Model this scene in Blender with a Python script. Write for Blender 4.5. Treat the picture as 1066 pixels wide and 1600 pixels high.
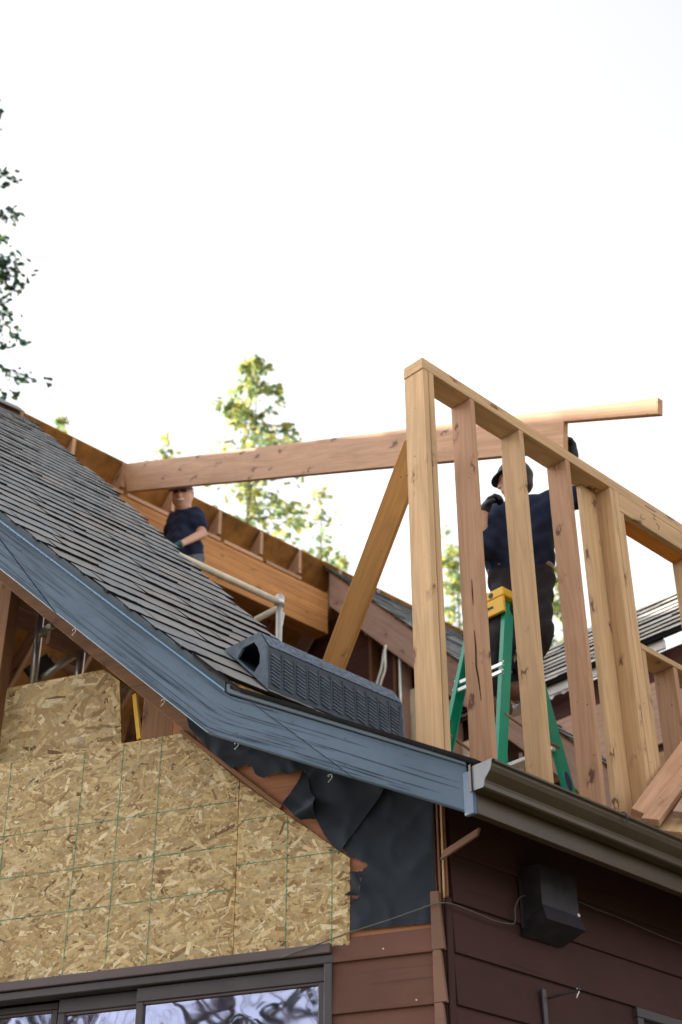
import bpy, bmesh, math, random
import numpy as np
from mathutils import Vector, Matrix, noise as mnoise

random.seed(7)
scene = bpy.context.scene
for o in list(bpy.data.objects):
    bpy.data.objects.remove(o)
COL = scene.collection
R = math.radians

# ------------------------------------------------------------------ camera
EYE = Vector((4.02414, -4.48117, 1.6))
F_PX = 2268.32                                   # focal length in pixels of the 1066 x 1600 photograph
CAM_M = Matrix.Rotation(R(46.044), 3, 'Z') @ Matrix.Rotation(R(90 + 33.438), 3, 'X') @ Matrix.Rotation(R(-0.1186), 3, 'Z')
cam = bpy.data.cameras.new('camera')
cam.sensor_fit = 'VERTICAL'
cam.sensor_height = 24.0
cam.lens = F_PX * 24.0 / 1600.0
cam.clip_end = 2000
cam.clip_start = 0.05
cam.dof.use_dof = True
cam.dof.focus_distance = 7.0
cam.dof.aperture_fstop = 1.7
camo = bpy.data.objects.new('camera', cam)
camo.matrix_world = Matrix.Translation(EYE) @ CAM_M.to_4x4()
COL.objects.link(camo)
scene.camera = camo

# ------------------------------------------------------------------ sky and sun
SUN_DIR = Vector((-0.885, -0.35, 0.455)).normalized()      # towards the sun
sun_el = math.asin(SUN_DIR.z)
world = bpy.data.worlds.new('World')
scene.world = world
world.use_nodes = True
wt = world.node_tree
wt.nodes.clear()
sky = wt.nodes.new('ShaderNodeTexSky')
sky.sky_type = 'NISHITA'
sky.sun_disc = False
sky.sun_elevation = sun_el
sky.sun_rotation = math.atan2(SUN_DIR.x, SUN_DIR.y)
sky.air_density = 1.0
sky.dust_density = 2.5
sky.ozone_density = 1.0
hs = wt.nodes.new('ShaderNodeHueSaturation')
hs.inputs['Saturation'].default_value = 0.07
bg = wt.nodes.new('ShaderNodeBackground')
bg.inputs['Strength'].default_value = 0.15
wo = wt.nodes.new('ShaderNodeOutputWorld')
wt.links.new(sky.outputs[0], hs.inputs['Color'])
wt.links.new(hs.outputs[0], bg.inputs['Color'])
wt.links.new(bg.outputs[0], wo.inputs[0])

sl = bpy.data.lights.new('sun', 'SUN')
sl.energy = 4.5
sl.angle = R(0.6)
sl.color = (1.0, 0.93, 0.82)
so = bpy.data.objects.new('sun', sl)
so.rotation_euler = SUN_DIR.to_track_quat('Z', 'Y').to_euler()
so.location = (0, 0, 30)
COL.objects.link(so)

scene.view_settings.view_transform = 'Standard'
scene.view_settings.look = 'None'
scene.view_settings.gamma = 1.0
scene.view_settings.exposure = 1.58
scene.view_settings.use_curve_mapping = False
scene.render.engine = 'CYCLES'

# ------------------------------------------------------------------ measuring helpers: a sight line met with a real plane of the house
GA = R(24.69)                                    # the prow gable stands 24.7 degrees off square
GD = Vector((math.cos(GA), math.sin(GA), 0))     # along the gable wall, towards the corner
GN = Vector((math.sin(GA), -math.cos(GA), 0))    # outwards from the gable wall
Z = Vector((0, 0, 1))

def ray(px):
    return CAM_M @ Vector(((px[0] - 533) / F_PX, -(px[1] - 800) / F_PX, -1.0))
def onplane(px, n, d):
    n = Vector(n); r = ray(px)
    return EYE + r * ((d - n.dot(EYE)) / n.dot(r))
def onX(px, x): return onplane(px, (1, 0, 0), x)
def onY(px, y): return onplane(px, (0, 1, 0), y)
def onZ(px, z): return onplane(px, (0, 0, 1), z)
def guz(px, o=0.0):
    p = onplane(px, GN, o)
    return (p.dot(GD), p.z)
def gw(u, o, z): return GD * u + GN * o + Z * z
def at(px, dist):
    r = ray(px); return EYE + r * (dist / math.hypot(r.x, r.y))

# ------------------------------------------------------------------ object helpers
def setp(o, label=None, cat=None, group=None, kind=None):
    if label: o['label'] = label
    if cat: o['category'] = cat
    if group: o['group'] = group
    if kind: o['kind'] = kind
    return o
def thing(name, label, cat, loc, group=None):
    o = bpy.data.objects.new(name, None)
    o.location = loc
    o.empty_display_size = 0.2
    COL.objects.link(o)
    return setp(o, label, cat, group)
def wloc(o):
    v = Vector(o.location)
    while o.parent:
        o = o.parent
        v = o.matrix_basis @ v
    return v
def wmat(o):
    m = o.matrix_basis.copy()
    while o.parent:
        o = o.parent
        m = o.matrix_basis @ m
    return m
def link(name, me, mat, parent=None, M=None, smooth=False):
    """one mesh object; M is its world matrix"""
    o = bpy.data.objects.new(name, me)
    if mat is not None and not me.materials:
        me.materials.append(mat)
    if smooth:
        me.polygons.foreach_set('use_smooth', [True] * len(me.polygons))
    M = M or Matrix.Identity(4)
    if parent is not None:
        o.parent = parent
        o.matrix_basis = wmat(parent).inverted() @ M
    else:
        o.matrix_basis = M
    COL.objects.link(o)
    return o
def mesh_from(verts, faces, name='m'):
    me = bpy.data.meshes.new(name)
    me.from_pydata([tuple(v) for v in verts], [], faces)
    me.update()
    return me
def wmesh(name, verts, faces, mat, parent=None, smooth=False, recalc=True):
    """mesh given in world coordinates; its origin goes to the middle of its base"""
    vs = [Vector(v) for v in verts]
    c = sum(vs, Vector()) / len(vs)
    c.z = min(v.z for v in vs)
    me = mesh_from([v - c for v in vs], faces, name)
    if recalc:
        bm = bmesh.new(); bm.from_mesh(me)
        bmesh.ops.recalc_face_normals(bm, faces=bm.faces)
        bm.to_mesh(me); bm.free()
    return link(name, me, mat, parent, Matrix.Translation(c), smooth)
def frame(origin, ex, ey):
    ex = Vector(ex).normalized(); ez = ex.cross(Vector(ey)).normalized(); ey = ez.cross(ex)
    M = Matrix((ex, ey, ez)).transposed().to_4x4()
    M.translation = origin
    return M
def bev(me, w, seg=1):
    bm = bmesh.new(); bm.from_mesh(me)
    bmesh.ops.recalc_face_normals(bm, faces=bm.faces)
    if w:
        es = [e for e in bm.edges if len(e.link_faces) == 2 and e.calc_face_angle(0) > 0.5]
        bmesh.ops.bevel(bm, geom=es, offset=w, segments=seg, affect='EDGES', profile=0.5)
    bm.to_mesh(me); bm.free()
    return me
def boxme(lx, ly, lz, w=0.003, name='box', wob=0.0):
    """box, local x in 0..lx, y and z centred"""
    vs = [(x, y, z) for x in (0, lx) for y in (-ly / 2, ly / 2) for z in (-lz / 2, lz / 2)]
    fs = [(0, 1, 3, 2), (4, 6, 7, 5), (0, 4, 5, 1), (2, 3, 7, 6), (0, 2, 6, 4), (1, 5, 7, 3)]
    return bev(mesh_from(vs, fs, name), w)
def lumber(name, p0, p1, wide, thick, widedir, mat, parent=None, w=0.003):
    """stick of wood from p0 to p1 (centre line); wide side along widedir"""
    p0 = Vector(p0); p1 = Vector(p1)
    me = boxme((p1 - p0).length, wide, thick, w, name)
    return link(name, me, mat, parent, frame(p0, p1 - p0, widedir))
def wbox(name, a, b, mat, parent=None, w=0.003, long=None):
    """axis aligned box between corners a and b; grain along its longest side"""
    a = Vector(a); b = Vector(b)
    lo = Vector([min(a[i], b[i]) for i in range(3)]); hi = Vector([max(a[i], b[i]) for i in range(3)])
    d = hi - lo; c = (lo + hi) / 2
    k = max(range(3), key=lambda i: d[i]) if long is None else long
    ax = [Vector((1, 0, 0)), Vector((0, 1, 0)), Vector((0, 0, 1))]
    j = (k + 1) % 3; l = (k + 2) % 3
    me = boxme(d[k], d[j], d[l], min(w, min(d) * 0.2), name)
    return link(name, me, mat, parent, frame(c - ax[k] * d[k] / 2, ax[k], ax[j]))
def gbox(name, u0, u1, o0, o1, z0, z1, mat, parent=None, w=0.003, upright=False):
    """box along the gable wall"""
    me = boxme(z1 - z0, abs(u1 - u0), abs(o1 - o0), w, name) if upright else boxme(abs(u1 - u0), z1 - z0, abs(o1 - o0), w, name)
    if upright:
        M = frame(gw((u0 + u1) / 2, (o0 + o1) / 2, z0), Z, GD)
    else:
        M = frame(gw(min(u0, u1), (o0 + o1) / 2, (z0 + z1) / 2), GD, Z)
    return link(name, me, mat, parent, M)
def prism(name, pts, origin, ex, ey, d0, d1, mat, parent=None, w=0.002, smooth=False):
    """polygon pts (in the ex, ey plane) pushed from d0 to d1 along ex x ey"""
    M = frame(origin, ex, ey)
    n = len(pts)
    vs = [(p[0], p[1], d0) for p in pts] + [(p[0], p[1], d1) for p in pts]
    fs = [tuple(range(n)), tuple(range(2 * n - 1, n - 1, -1))] + [(i, (i + 1) % n, n + (i + 1) % n, n + i) for i in range(n)]
    me = bev(mesh_from(vs, fs, name), w)
    return link(name, me, mat, parent, M, smooth)
def tube(name, pts, rad, mat, parent=None, n=10, caps=True, smooth=True):
    pts = [Vector(p) for p in pts]
    rads = rad if isinstance(rad, (list, tuple)) else [rad] * len(pts)
    vs = []; fs = []
    prev = None
    for i, p in enumerate(pts):
        t = (pts[min(i + 1, len(pts) - 1)] - pts[max(i - 1, 0)]).normalized()
        if prev is None:
            a = t.orthogonal().normalized()
        else:
            a = (prev - t * prev.dot(t)).normalized()
        prev = a; b = t.cross(a)
        for k in range(n):
            an = 2 * math.pi * k / n
            vs.append(p + (a * math.cos(an) + b * math.sin(an)) * rads[i])
    for i in range(len(pts) - 1):
        for k in range(n):
            fs.append((i * n + k, i * n + (k + 1) % n, (i + 1) * n + (k + 1) % n, (i + 1) * n + k))
    if caps:
        fs.append(tuple(range(n - 1, -1, -1))); m = (len(pts) - 1) * n
        fs.append(tuple(range(m, m + n)))
    o = wmesh(name, vs, fs, mat, parent)
    for p in o.data.polygons:
        p.use_smooth = smooth and len(p.vertices) == 4
    return o
def smoothline(pts, n=6):
    """Catmull-Rom through pts"""
    P = [Vector(p) for p in pts]; P = [P[0] * 2 - P[1]] + P + [P[-1] * 2 - P[-2]]
    out = []
    for i in range(1, len(P) - 2):
        for k in range(n):
            t = k / n; a, b, c, d = P[i - 1], P[i], P[i + 1], P[i + 2]
            out.append(0.5 * ((2 * b) + (c - a) * t + (2 * a - 5 * b + 4 * c - d) * t * t + (3 * b - a - 3 * c + d) * t ** 3))
    out.append(P[-2])
    return out

# ------------------------------------------------------------------ materials
def new_mat(name):
    m = bpy.data.materials.new(name); m.use_nodes = True
    t = m.node_tree; t.nodes.clear()
    out = t.nodes.new('ShaderNodeOutputMaterial')
    b = t.nodes.new('ShaderNodeBsdfPrincipled')
    t.links.new(b.outputs[0], out.inputs[0])
    return m, t, b
def nd(t, typ, ins=None, **props):
    n = t.nodes.new(typ)
    for k, v in props.items():
        setattr(n, k, v)
    for k, v in (ins or {}).items():
        s = n.inputs[k]
        if isinstance(v, bpy.types.NodeSocket):
            t.links.new(v, s)
        else:
            s.default_value = v
    return n
def c4(c): return (c[0], c[1], c[2], 1.0)
def ramp(t, fac, stops):
    r = t.nodes.new('ShaderNodeValToRGB')
    t.links.new(fac, r.inputs[0])
    el = r.color_ramp.elements
    while len(el) < len(stops): el.new(0.5)
    for e, (p, c) in zip(el, stops):
        e.position = p; e.color = c4(c) if len(c) == 3 else c
    return r.outputs[0]
def mixc(t, fac, a, b, mode='MIX'):
    n = t.nodes.new('ShaderNodeMix'); n.data_type = 'RGBA'; n.blend_type = mode
    for i, v in ((0, fac), (6, a), (7, b)):
        if isinstance(v, bpy.types.NodeSocket): t.links.new(v, n.inputs[i])
        elif i == 0: n.inputs[i].default_value = v
        else: n.inputs[i].default_value = c4(v)
    return n.outputs[2]
def objcoord(t, scale, shift=37.0):
    tc = nd(t, 'ShaderNodeTexCoord')
    oi = nd(t, 'ShaderNodeObjectInfo')
    mu = nd(t, 'ShaderNodeMath', {0: oi.outputs['Random'], 1: shift}, operation='MULTIPLY')
    ad = nd(t, 'ShaderNodeVectorMath', {0: tc.outputs['Object'], 1: mu.outputs[0]}, operation='ADD')
    mp = nd(t, 'ShaderNodeVectorMath', {0: ad.outputs[0], 1: scale}, operation='MULTIPLY')
    return mp.outputs[0], oi, ad.outputs[0]
def noise(t, vec, scale=1.0, detail=4, rough=0.55, dist=0.0):
    return nd(t, 'ShaderNodeTexNoise', {'Vector': vec, 'Scale': scale, 'Detail': detail, 'Roughness': rough, 'Distortion': dist}).outputs['Fac']
def bump(t, b, h, strength=0.3, dist=0.01):
    n = nd(t, 'ShaderNodeBump', {'Height': h, 'Strength': strength, 'Distance': dist})
    t.links.new(n.outputs[0], b.inputs['Normal'])

def wood(name, c1, c2, cd, knots=1.0, vary=0.18, rough=0.7, dirt=0.25, bumps=0.25):
    m, t, b = new_mat(name)
    v, oi, raw = objcoord(t, (1.1, 13, 13))
    g = noise(t, v, 1.0, 5, 0.6, 1.2)
    v2 = nd(t, 'ShaderNodeVectorMath', {0: raw, 1: (2.0, 95, 95)}, operation='MULTIPLY').outputs[0]
    fine = noise(t, v2, 1.0, 3, 0.6, 0.4)
    # growth bands
    v4 = nd(t, 'ShaderNodeVectorMath', {0: raw, 1: (0.55, 9.0, 9.0)}, operation='MULTIPLY').outputs[0]
    n4 = noise(t, v4, 1.0, 2, 0.5, 0.6)
    band = nd(t, 'ShaderNodeMath', {0: n4, 1: 46.0}, operation='MULTIPLY').outputs[0]
    band = nd(t, 'ShaderNodeMath', {0: band}, operation='SINE').outputs[0]
    band = nd(t, 'ShaderNodeMapRange', {'Value': band, 'From Min': -1, 'From Max': 1, 'To Min': 0.91, 'To Max': 1.03}).outputs[0]
    col = ramp(t, g, [(0.25, c2), (0.5, c1), (0.8, [x * 1.12 for x in c1])])
    f = nd(t, 'ShaderNodeMapRange', {'Value': fine, 'From Min': 0.3, 'From Max': 0.7, 'To Min': 0.9, 'To Max': 1.06}).outputs[0]
    col = mixc(t, 1.0, col, nd(t, 'ShaderNodeCombineColor', {0: f, 1: f, 2: f}).outputs[0], 'MULTIPLY')
    col = mixc(t, 1.0, col, nd(t, 'ShaderNodeCombineColor', {0: band, 1: band, 2: band}).outputs[0], 'MULTIPLY')
    # knots
    v3 = nd(t, 'ShaderNodeVectorMath', {0: raw, 1: (3.6, 7.0, 7.0)}, operation='MULTIPLY').outputs[0]
    wv = noise(t, v3, 3.0, 2)
    v3 = nd(t, 'ShaderNodeVectorMath', {0: v3, 1: wv}, operation='ADD').outputs[0]
    vo = nd(t, 'ShaderNodeTexVoronoi', {'Vector': v3, 'Scale': 1.0, 'Randomness': 1.0})
    kd = ramp(t, vo.outputs['Distance'], [(0.0, (1, 1, 1)), (0.11, (0.85,) * 3), (0.15, (0.3,) * 3), (0.27, (0.0,) * 3)])
    kf = nd(t, 'ShaderNodeMath', {0: kd, 1: knots}, operation='MULTIPLY').outputs[0]
    col = mixc(t, kf, col, cd)
    # small nail holes and pin knots
    vn = nd(t, 'ShaderNodeVectorMath', {0: raw, 1: (10.0, 10.0, 10.0)}, operation='MULTIPLY').outputs[0]
    von = nd(t, 'ShaderNodeTexVoronoi', {'Vector': vn, 'Scale': 1.0, 'Randomness': 1.0})
    nf = ramp(t, von.outputs['Distance'], [(0.0, (1, 1, 1)), (0.035, (0.9,) * 3), (0.055, (0.0,) * 3)])
    nf = nd(t, 'ShaderNodeMath', {0: nf, 1: knots * 0.9}, operation='MULTIPLY').outputs[0]
    col = mixc(t, nf, col, [x * 0.4 for x in cd])
    # grime
    dn = noise(t, raw, 2.3, 5, 0.65)
    df = nd(t, 'ShaderNodeMapRange', {'Value': dn, 'From Min': 0.5, 'From Max': 0.8, 'To Min': 0.0, 'To Max': dirt}).outputs[0]
    col = mixc(t, df, col, [x * 0.45 for x in c2])
    br = nd(t, 'ShaderNodeMapRange', {'Value': oi.outputs['Random'], 'To Min': 1 - vary, 'To Max': 1 + vary * 0.4}).outputs[0]
    col = mixc(t, 1.0, col, nd(t, 'ShaderNodeCombineColor', {0: br, 1: br, 2: br}).outputs[0], 'MULTIPLY')
    t.links.new(col, b.inputs['Base Color'])
    b.inputs['Roughness'].default_value = rough
    b.inputs['Specular IOR Level'].default_value = 0.25
    bump(t, b, fine, bumps, 0.004)
    return m

def paint(name, c, c_worn, rough=0.6, crack=0.8, mott=0.25, grain=True, spec=0.3):
    """painted, weathered wood"""
    m, t, b = new_mat(name)
    v, oi, raw = objcoord(t, (0.8, 20, 20))
    g = noise(t, v, 1.0, 4, 0.65, 0.8)
    n2 = noise(t, raw, 1.7, 5, 0.6)
    n3 = noise(t, raw, 9.0, 4, 0.7)
    col = ramp(t, n2, [(0.3, [x * (1 - mott) for x in c]), (0.55, c), (0.75, [min(1, x * (1 + mott * .8)) for x in c])])
    col = mixc(t, nd(t, 'ShaderNodeMapRange', {'Value': n3, 'From Min': 0.45, 'From Max': 0.8, 'To Max': 0.4}).outputs[0], col, [x * 0.75 for x in c])
    ck = ramp(t, g, [(0.0, (1, 1, 1)), (0.33, (0.75,) * 3), (0.385, (0, 0, 0))])
    ck = nd(t, 'ShaderNodeMath', {0: ck, 1: crack}, operation='MULTIPLY').outputs[0]
    col = mixc(t, ck, col, c_worn)
    br = nd(t, 'ShaderNodeMapRange', {'Value': oi.outputs['Random'], 'To Min': 0.85, 'To Max': 1.1}).outputs[0]
    col = mixc(t, 1.0, col, nd(t, 'ShaderNodeCombineColor', {0: br, 1: br, 2: br}).outputs[0], 'MULTIPLY')
    t.links.new(col, b.inputs['Base Color'])
    b.inputs['Roughness'].default_value = rough
    b.inputs['Specular IOR Level'].default_value = spec
    bump(t, b, g, 0.35, 0.006)
    return m

def plain(name, c, rough=0.6, metal=0.0, var=0.2, nscale=6.0, bmp=0.0, spec=0.4, fine=0.0):
    m, t, b = new_mat(name)
    v, oi, raw = objcoord(t, (1, 1, 1))
    n = noise(t, raw, nscale, 5, 0.6)
    col = ramp(t, n, [(0.3, [x * (1 - var) for x in c]), (0.7, [min(1, x * (1 + var)) for x in c])])
    if fine:
        n2 = noise(t, raw, nscale * 30, 2, 0.7)
        f = nd(t, 'ShaderNodeMapRange', {'Value': n2, 'From Min': 0.3, 'From Max': 0.7, 'To Min': 1 - fine, 'To Max': 1 + fine}).outputs[0]
        col = mixc(t, 1.0, col, nd(t, 'ShaderNodeCombineColor', {0: f, 1: f, 2: f}).outputs[0], 'MULTIPLY')
    t.links.new(col, b.inputs['Base Color'])
    b.inputs['Roughness'].default_value = rough
    b.inputs['Metallic'].default_value = metal
    b.inputs['Specular IOR Level'].default_value = spec
    if bmp:
        bump(t, b, noise(t, raw, nscale * 4, 5, 0.65), bmp, 0.01)
    return m

def attr_mat(name, rough=0.75, nscale=40.0, amount=0.2, spec=0.25, bmp=0.0, trans=0.0):
    """colour of each piece comes from its own colour attribute, broken up by fine noise"""
    m, t, b = new_mat(name)
    a = nd(t, 'ShaderNodeAttribute', attribute_name='Col')
    tc = nd(t, 'ShaderNodeTexCoord')
    n = noise(t, tc.outputs['Object'], nscale, 3, 0.6)
    f = nd(t, 'ShaderNodeMapRange', {'Value': n, 'From Min': 0.3, 'From Max': 0.7, 'To Min': 1 - amount, 'To Max': 1 + amount}).outputs[0]
    col = mixc(t, 1.0, a.outputs['Color'], nd(t, 'ShaderNodeCombineColor', {0: f, 1: f, 2: f}).outputs[0], 'MULTIPLY')
    t.links.new(col, b.inputs['Base Color'])
    b.inputs['Roughness'].default_value = rough
    b.inputs['Specular IOR Level'].default_value = spec
    if bmp: bump(t, b, n, bmp, 0.004)
    if trans:
        tr = nd(t, 'ShaderNodeBsdfTranslucent', {'Color': col})
        mx = nd(t, 'ShaderNodeMixShader', {0: trans, 1: b.outputs[0], 2: tr.outputs[0]})
        out = [n for n in t.nodes if n.type == 'OUTPUT_MATERIAL'][0]
        t.links.new(mx.outputs[0], out.inputs[0])
    return m

def osb_mat(name, c1, c2, c3):
    m, t, b = new_mat(name)
    v, oi, raw = objcoord(t, (1, 1, 1))
    col = None
    for k, (ang, sc) in enumerate(((0.2, 9), (1.1, 11), (-0.7, 10), (0.5, 13), (-0.2, 12))):
        rot = nd(t, 'ShaderNodeVectorRotate', {'Vector': raw, 'Angle': ang}, rotation_type='Z_AXIS').outputs[0]
        sv = nd(t, 'ShaderNodeVectorMath', {0: rot, 1: (sc, sc * 4.2, sc * 4.2)}, operation='MULTIPLY').outputs[0]
        vo = nd(t, 'ShaderNodeTexVoronoi', {'Vector': sv, 'Scale': 1.0}, distance='MANHATTAN')
        sep = nd(t, 'ShaderNodeSeparateColor', {0: vo.outputs['Color']})
        cc = ramp(t, sep.outputs[0], [(0.05, c3), (0.4, c2), (0.75, c1), (1.0, [x * 1.15 for x in c1])])
        if col is None: col = cc
        else:
            f = nd(t, 'ShaderNodeMath', {0: sep.outputs[1], 1: 0.58}, operation='GREATER_THAN').outputs[0]
            col = mixc(t, f, col, cc)
    t.links.new(col, b.inputs['Base Color'])
    b.inputs['Roughness'].default_value = 0.75
    b.inputs['Specular IOR Level'].default_value = 0.25
    return m

M = {}
M['fir'] = wood('fresh_fir_lumber', (0.52, 0.295, 0.175), (0.425, 0.23, 0.13), (0.12, 0.045, 0.025), knots=1.0, vary=0.16, dirt=0.22)
M['fir_pale'] = wood('pale_fir_lumber', (0.585, 0.375, 0.205), (0.49, 0.305, 0.16), (0.14, 0.06, 0.03), knots=1.0, vary=0.12, dirt=0.2)
M['old'] = wood('old_brown_lumber', (0.25, 0.12, 0.055), (0.18, 0.08, 0.038), (0.05, 0.025, 0.015), knots=0.8, vary=0.2, dirt=0.5)
M['weathered'] = wood('weathered_pink_lumber', (0.46, 0.29, 0.22), (0.36, 0.22, 0.17), (0.12, 0.06, 0.04), knots=0.7, vary=0.15, dirt=0.5)
M['glulam'] = wood('orange_glulam', (0.55, 0.25, 0.085), (0.42, 0.17, 0.05), (0.2, 0.08, 0.03), knots=0.7, vary=0.22, dirt=0.3)
M['orange'] = wood('bounce_lit_header', (0.72, 0.28, 0.05), (0.6, 0.21, 0.03), (0.25, 0.08, 0.02), knots=0.6, vary=0.05, dirt=0.2)  # warm bounce light painted into the wood colour
M['crackline'] = plain('paint_crack', (0.03, 0.042, 0.065), 0.9)
M['gold'] = wood('golden_fir_plank', (0.62, 0.31, 0.105), (0.50, 0.24, 0.075), (0.2, 0.08, 0.03), knots=1.0, vary=0.05, dirt=0.1)
M['ply'] = wood('red_brown_plywood', (0.36, 0.15, 0.08), (0.27, 0.11, 0.055), (0.12, 0.05, 0.03), knots=0.3, vary=0.1, dirt=0.4)
M['pinkply'] = wood('pink_plywood', (0.58, 0.36, 0.27), (0.48, 0.29, 0.21), (0.2, 0.1, 0.06), knots=0.3, vary=0.12, dirt=0.35)
M['maroon'] = wood('maroon_stained_boards', (0.11, 0.045, 0.035), (0.075, 0.03, 0.025), (0.03, 0.015, 0.01), knots=0.4, vary=0.2, dirt=0.4)
M['blue'] = paint('slate_blue_paint', (0.105, 0.15, 0.215), (0.03, 0.042, 0.062), crack=0.36, mott=0.22)
M['bluegrey'] = paint('blue_grey_paint', (0.15, 0.20, 0.26), (0.06, 0.08, 0.1), crack=0.5, mott=0.15)
M['slate'] = paint('dark_slate_paint', (0.07, 0.095, 0.12), (0.03, 0.04, 0.05), crack=0.4, mott=0.12)
M['lip'] = plain('blue_metal_lip', (0.14, 0.25, 0.41), 0.4, 0.0, 0.12)
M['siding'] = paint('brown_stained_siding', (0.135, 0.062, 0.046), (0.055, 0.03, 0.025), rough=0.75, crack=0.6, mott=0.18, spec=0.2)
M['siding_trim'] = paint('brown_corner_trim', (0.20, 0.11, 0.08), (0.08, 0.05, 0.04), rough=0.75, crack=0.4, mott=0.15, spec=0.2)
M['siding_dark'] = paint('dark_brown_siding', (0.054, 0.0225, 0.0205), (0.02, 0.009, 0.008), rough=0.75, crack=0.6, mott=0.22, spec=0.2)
M['bronze'] = plain('dark_bronze_frame', (0.05, 0.04, 0.045), 0.45, 0.0, 0.15)
M['headtrim'] = paint('dusty_brown_trim', (0.10, 0.075, 0.08), (0.04, 0.03, 0.03), rough=0.65, crack=0.4, mott=0.25)
M['gutter'] = plain('olive_brown_gutter', (0.055, 0.038, 0.02), 0.38, 0.0, 0.18, 5.0, 0.05)
M['gutter_end'] = plain('grey_gutter_end', (0.13, 0.135, 0.15), 0.5, 0.0, 0.2, 9.0)
M['zinc'] = plain('galvanised_pipe', (0.62, 0.6, 0.57), 0.35, 0.75, 0.15, 9.0)
M['pipe'] = plain('pale_painted_pipe', (0.72, 0.64, 0.50), 0.4, 0.0, 0.15, 9.0)
M['alu'] = plain('ladder_aluminium', (0.7, 0.7, 0.7), 0.35, 0.8, 0.1, 9.0)
M['green'] = plain('green_fibreglass', (0.0, 0.27, 0.155), 0.4, 0.0, 0.08, 4.0)
M['yellow'] = plain('yellow_plastic', (0.85, 0.48, 0.02), 0.45, 0.0, 0.08, 5.0)
M['white'] = plain('white_plastic', (0.8, 0.8, 0.78), 0.5, 0.0, 0.05)
M['tar'] = plain('black_tar_paper', (0.017, 0.023, 0.034), 0.75, 0.0, 0.25, 7.0, 0.05, spec=0.25)
M['blackplastic'] = plain('black_moulded_plastic', (0.030, 0.047, 0.068), 0.5, 0.0, 0.3, 30.0, 0.2, spec=0.5, fine=0.3)
M['greyplastic'] = plain('worn_plastic_rim', (0.105, 0.135, 0.18), 0.6, 0.0, 0.3, 20.0, 0.1, fine=0.2)
M['pebble'] = plain('pebbled_plastic', (0.10, 0.14, 0.20), 0.55, 0.0, 0.75, 55.0, 0.6, fine=0.4)
M['cable'] = plain('grey_cable', (0.11, 0.10, 0.085), 0.6)
M['whitecable'] = plain('white_cable', (0.7, 0.7, 0.64), 0.5)
M['hood'] = plain('dark_metal_hood', (0.024, 0.02, 0.026), 0.55, 0.0, 0.4, 14.0, 0.1)
M['darksteel'] = plain('dark_steel', (0.06, 0.055, 0.06), 0.5, 0.3, 0.3)
M['insul'] = plain('cream_insulation_facing', (0.62, 0.52, 0.36), 0.8, 0.0, 0.2, 6.0, 0.4)
M['membrane'] = plain('torn_white_membrane', (0.75, 0.72, 0.7), 0.6, 0.0, 0.1, 6.0, 0.2)
M['chalk'] = plain('green_chalk', (0.06, 0.22, 0.13), 0.9, 0.0, 0.55, 25.0)
M['osb'] = osb_mat('osb_board', (0.52, 0.37, 0.18), (0.40, 0.26, 0.115), (0.2, 0.11, 0.045))
M['osb_dark'] = osb_mat('aged_osb_board', (0.36, 0.175, 0.045), (0.24, 0.11, 0.028), (0.11, 0.05, 0.016))
M['deck_under'] = plain('aged_deck_underside', (0.30, 0.135, 0.035), 0.8, 0.0, 0.55, 3.5, 0.1, spec=0.2, fine=0.2)
M['strand'] = attr_mat('osb_strands', 0.7, 60, 0.16, 0.3)
M['shingle_far'] = attr_mat('far_shingles', 0.85, 60, 0.25, 0.2)
M['floorply'] = wood('floor_plywood', (0.45, 0.3, 0.19), (0.36, 0.23, 0.14), (0.15, 0.08, 0.05), knots=0.3)
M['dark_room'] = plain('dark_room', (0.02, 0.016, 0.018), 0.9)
M['skin'] = plain('skin', (0.56, 0.30, 0.20), 0.5, 0.0, 0.08, 12.0)
M['navy'] = plain('navy_cotton', (0.016, 0.022, 0.05), 0.85, 0.0, 0.25, 9.0, 0.3, spec=0.2)
M['jeans'] = plain('grey_work_trousers', (0.13, 0.14, 0.165), 0.85, 0.0, 0.25, 9.0, 0.3, spec=0.2)
M['darktrousers'] = plain('dark_work_trousers', (0.03, 0.026, 0.03), 0.85, 0.0, 0.3, 9.0, 0.3, spec=0.2)
M['glove'] = plain('black_glove', (0.018, 0.02, 0.026), 0.6, 0.0, 0.3, 20.0, 0.2)
M['greenglove'] = plain('teal_glove', (0.01, 0.085, 0.095), 0.6, 0.0, 0.3, 20.0, 0.2)
M['boot'] = plain('brown_boot', (0.17, 0.075, 0.045), 0.7, 0.0, 0.25, 12.0, 0.3)
M['hair'] = plain('dark_hair', (0.02, 0.014, 0.01), 0.6, 0.0, 0.3, 30.0, 0.4)
M['belt'] = plain('tan_belt', (0.3, 0.19, 0.1), 0.6, 0.0, 0.2)
M['bark'] = plain('bark', (0.10, 0.065, 0.045), 0.9, 0.0, 0.35, 9.0, 0.6)
M['leaf'] = attr_mat('conifer_foliage', 0.6, 6.0, 0.15, 0.3, trans=0.5)
M['earth'] = plain('earth_and_grass', (0.10, 0.095, 0.06), 0.95, 0.0, 0.45, 0.6, 0.3)

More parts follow.
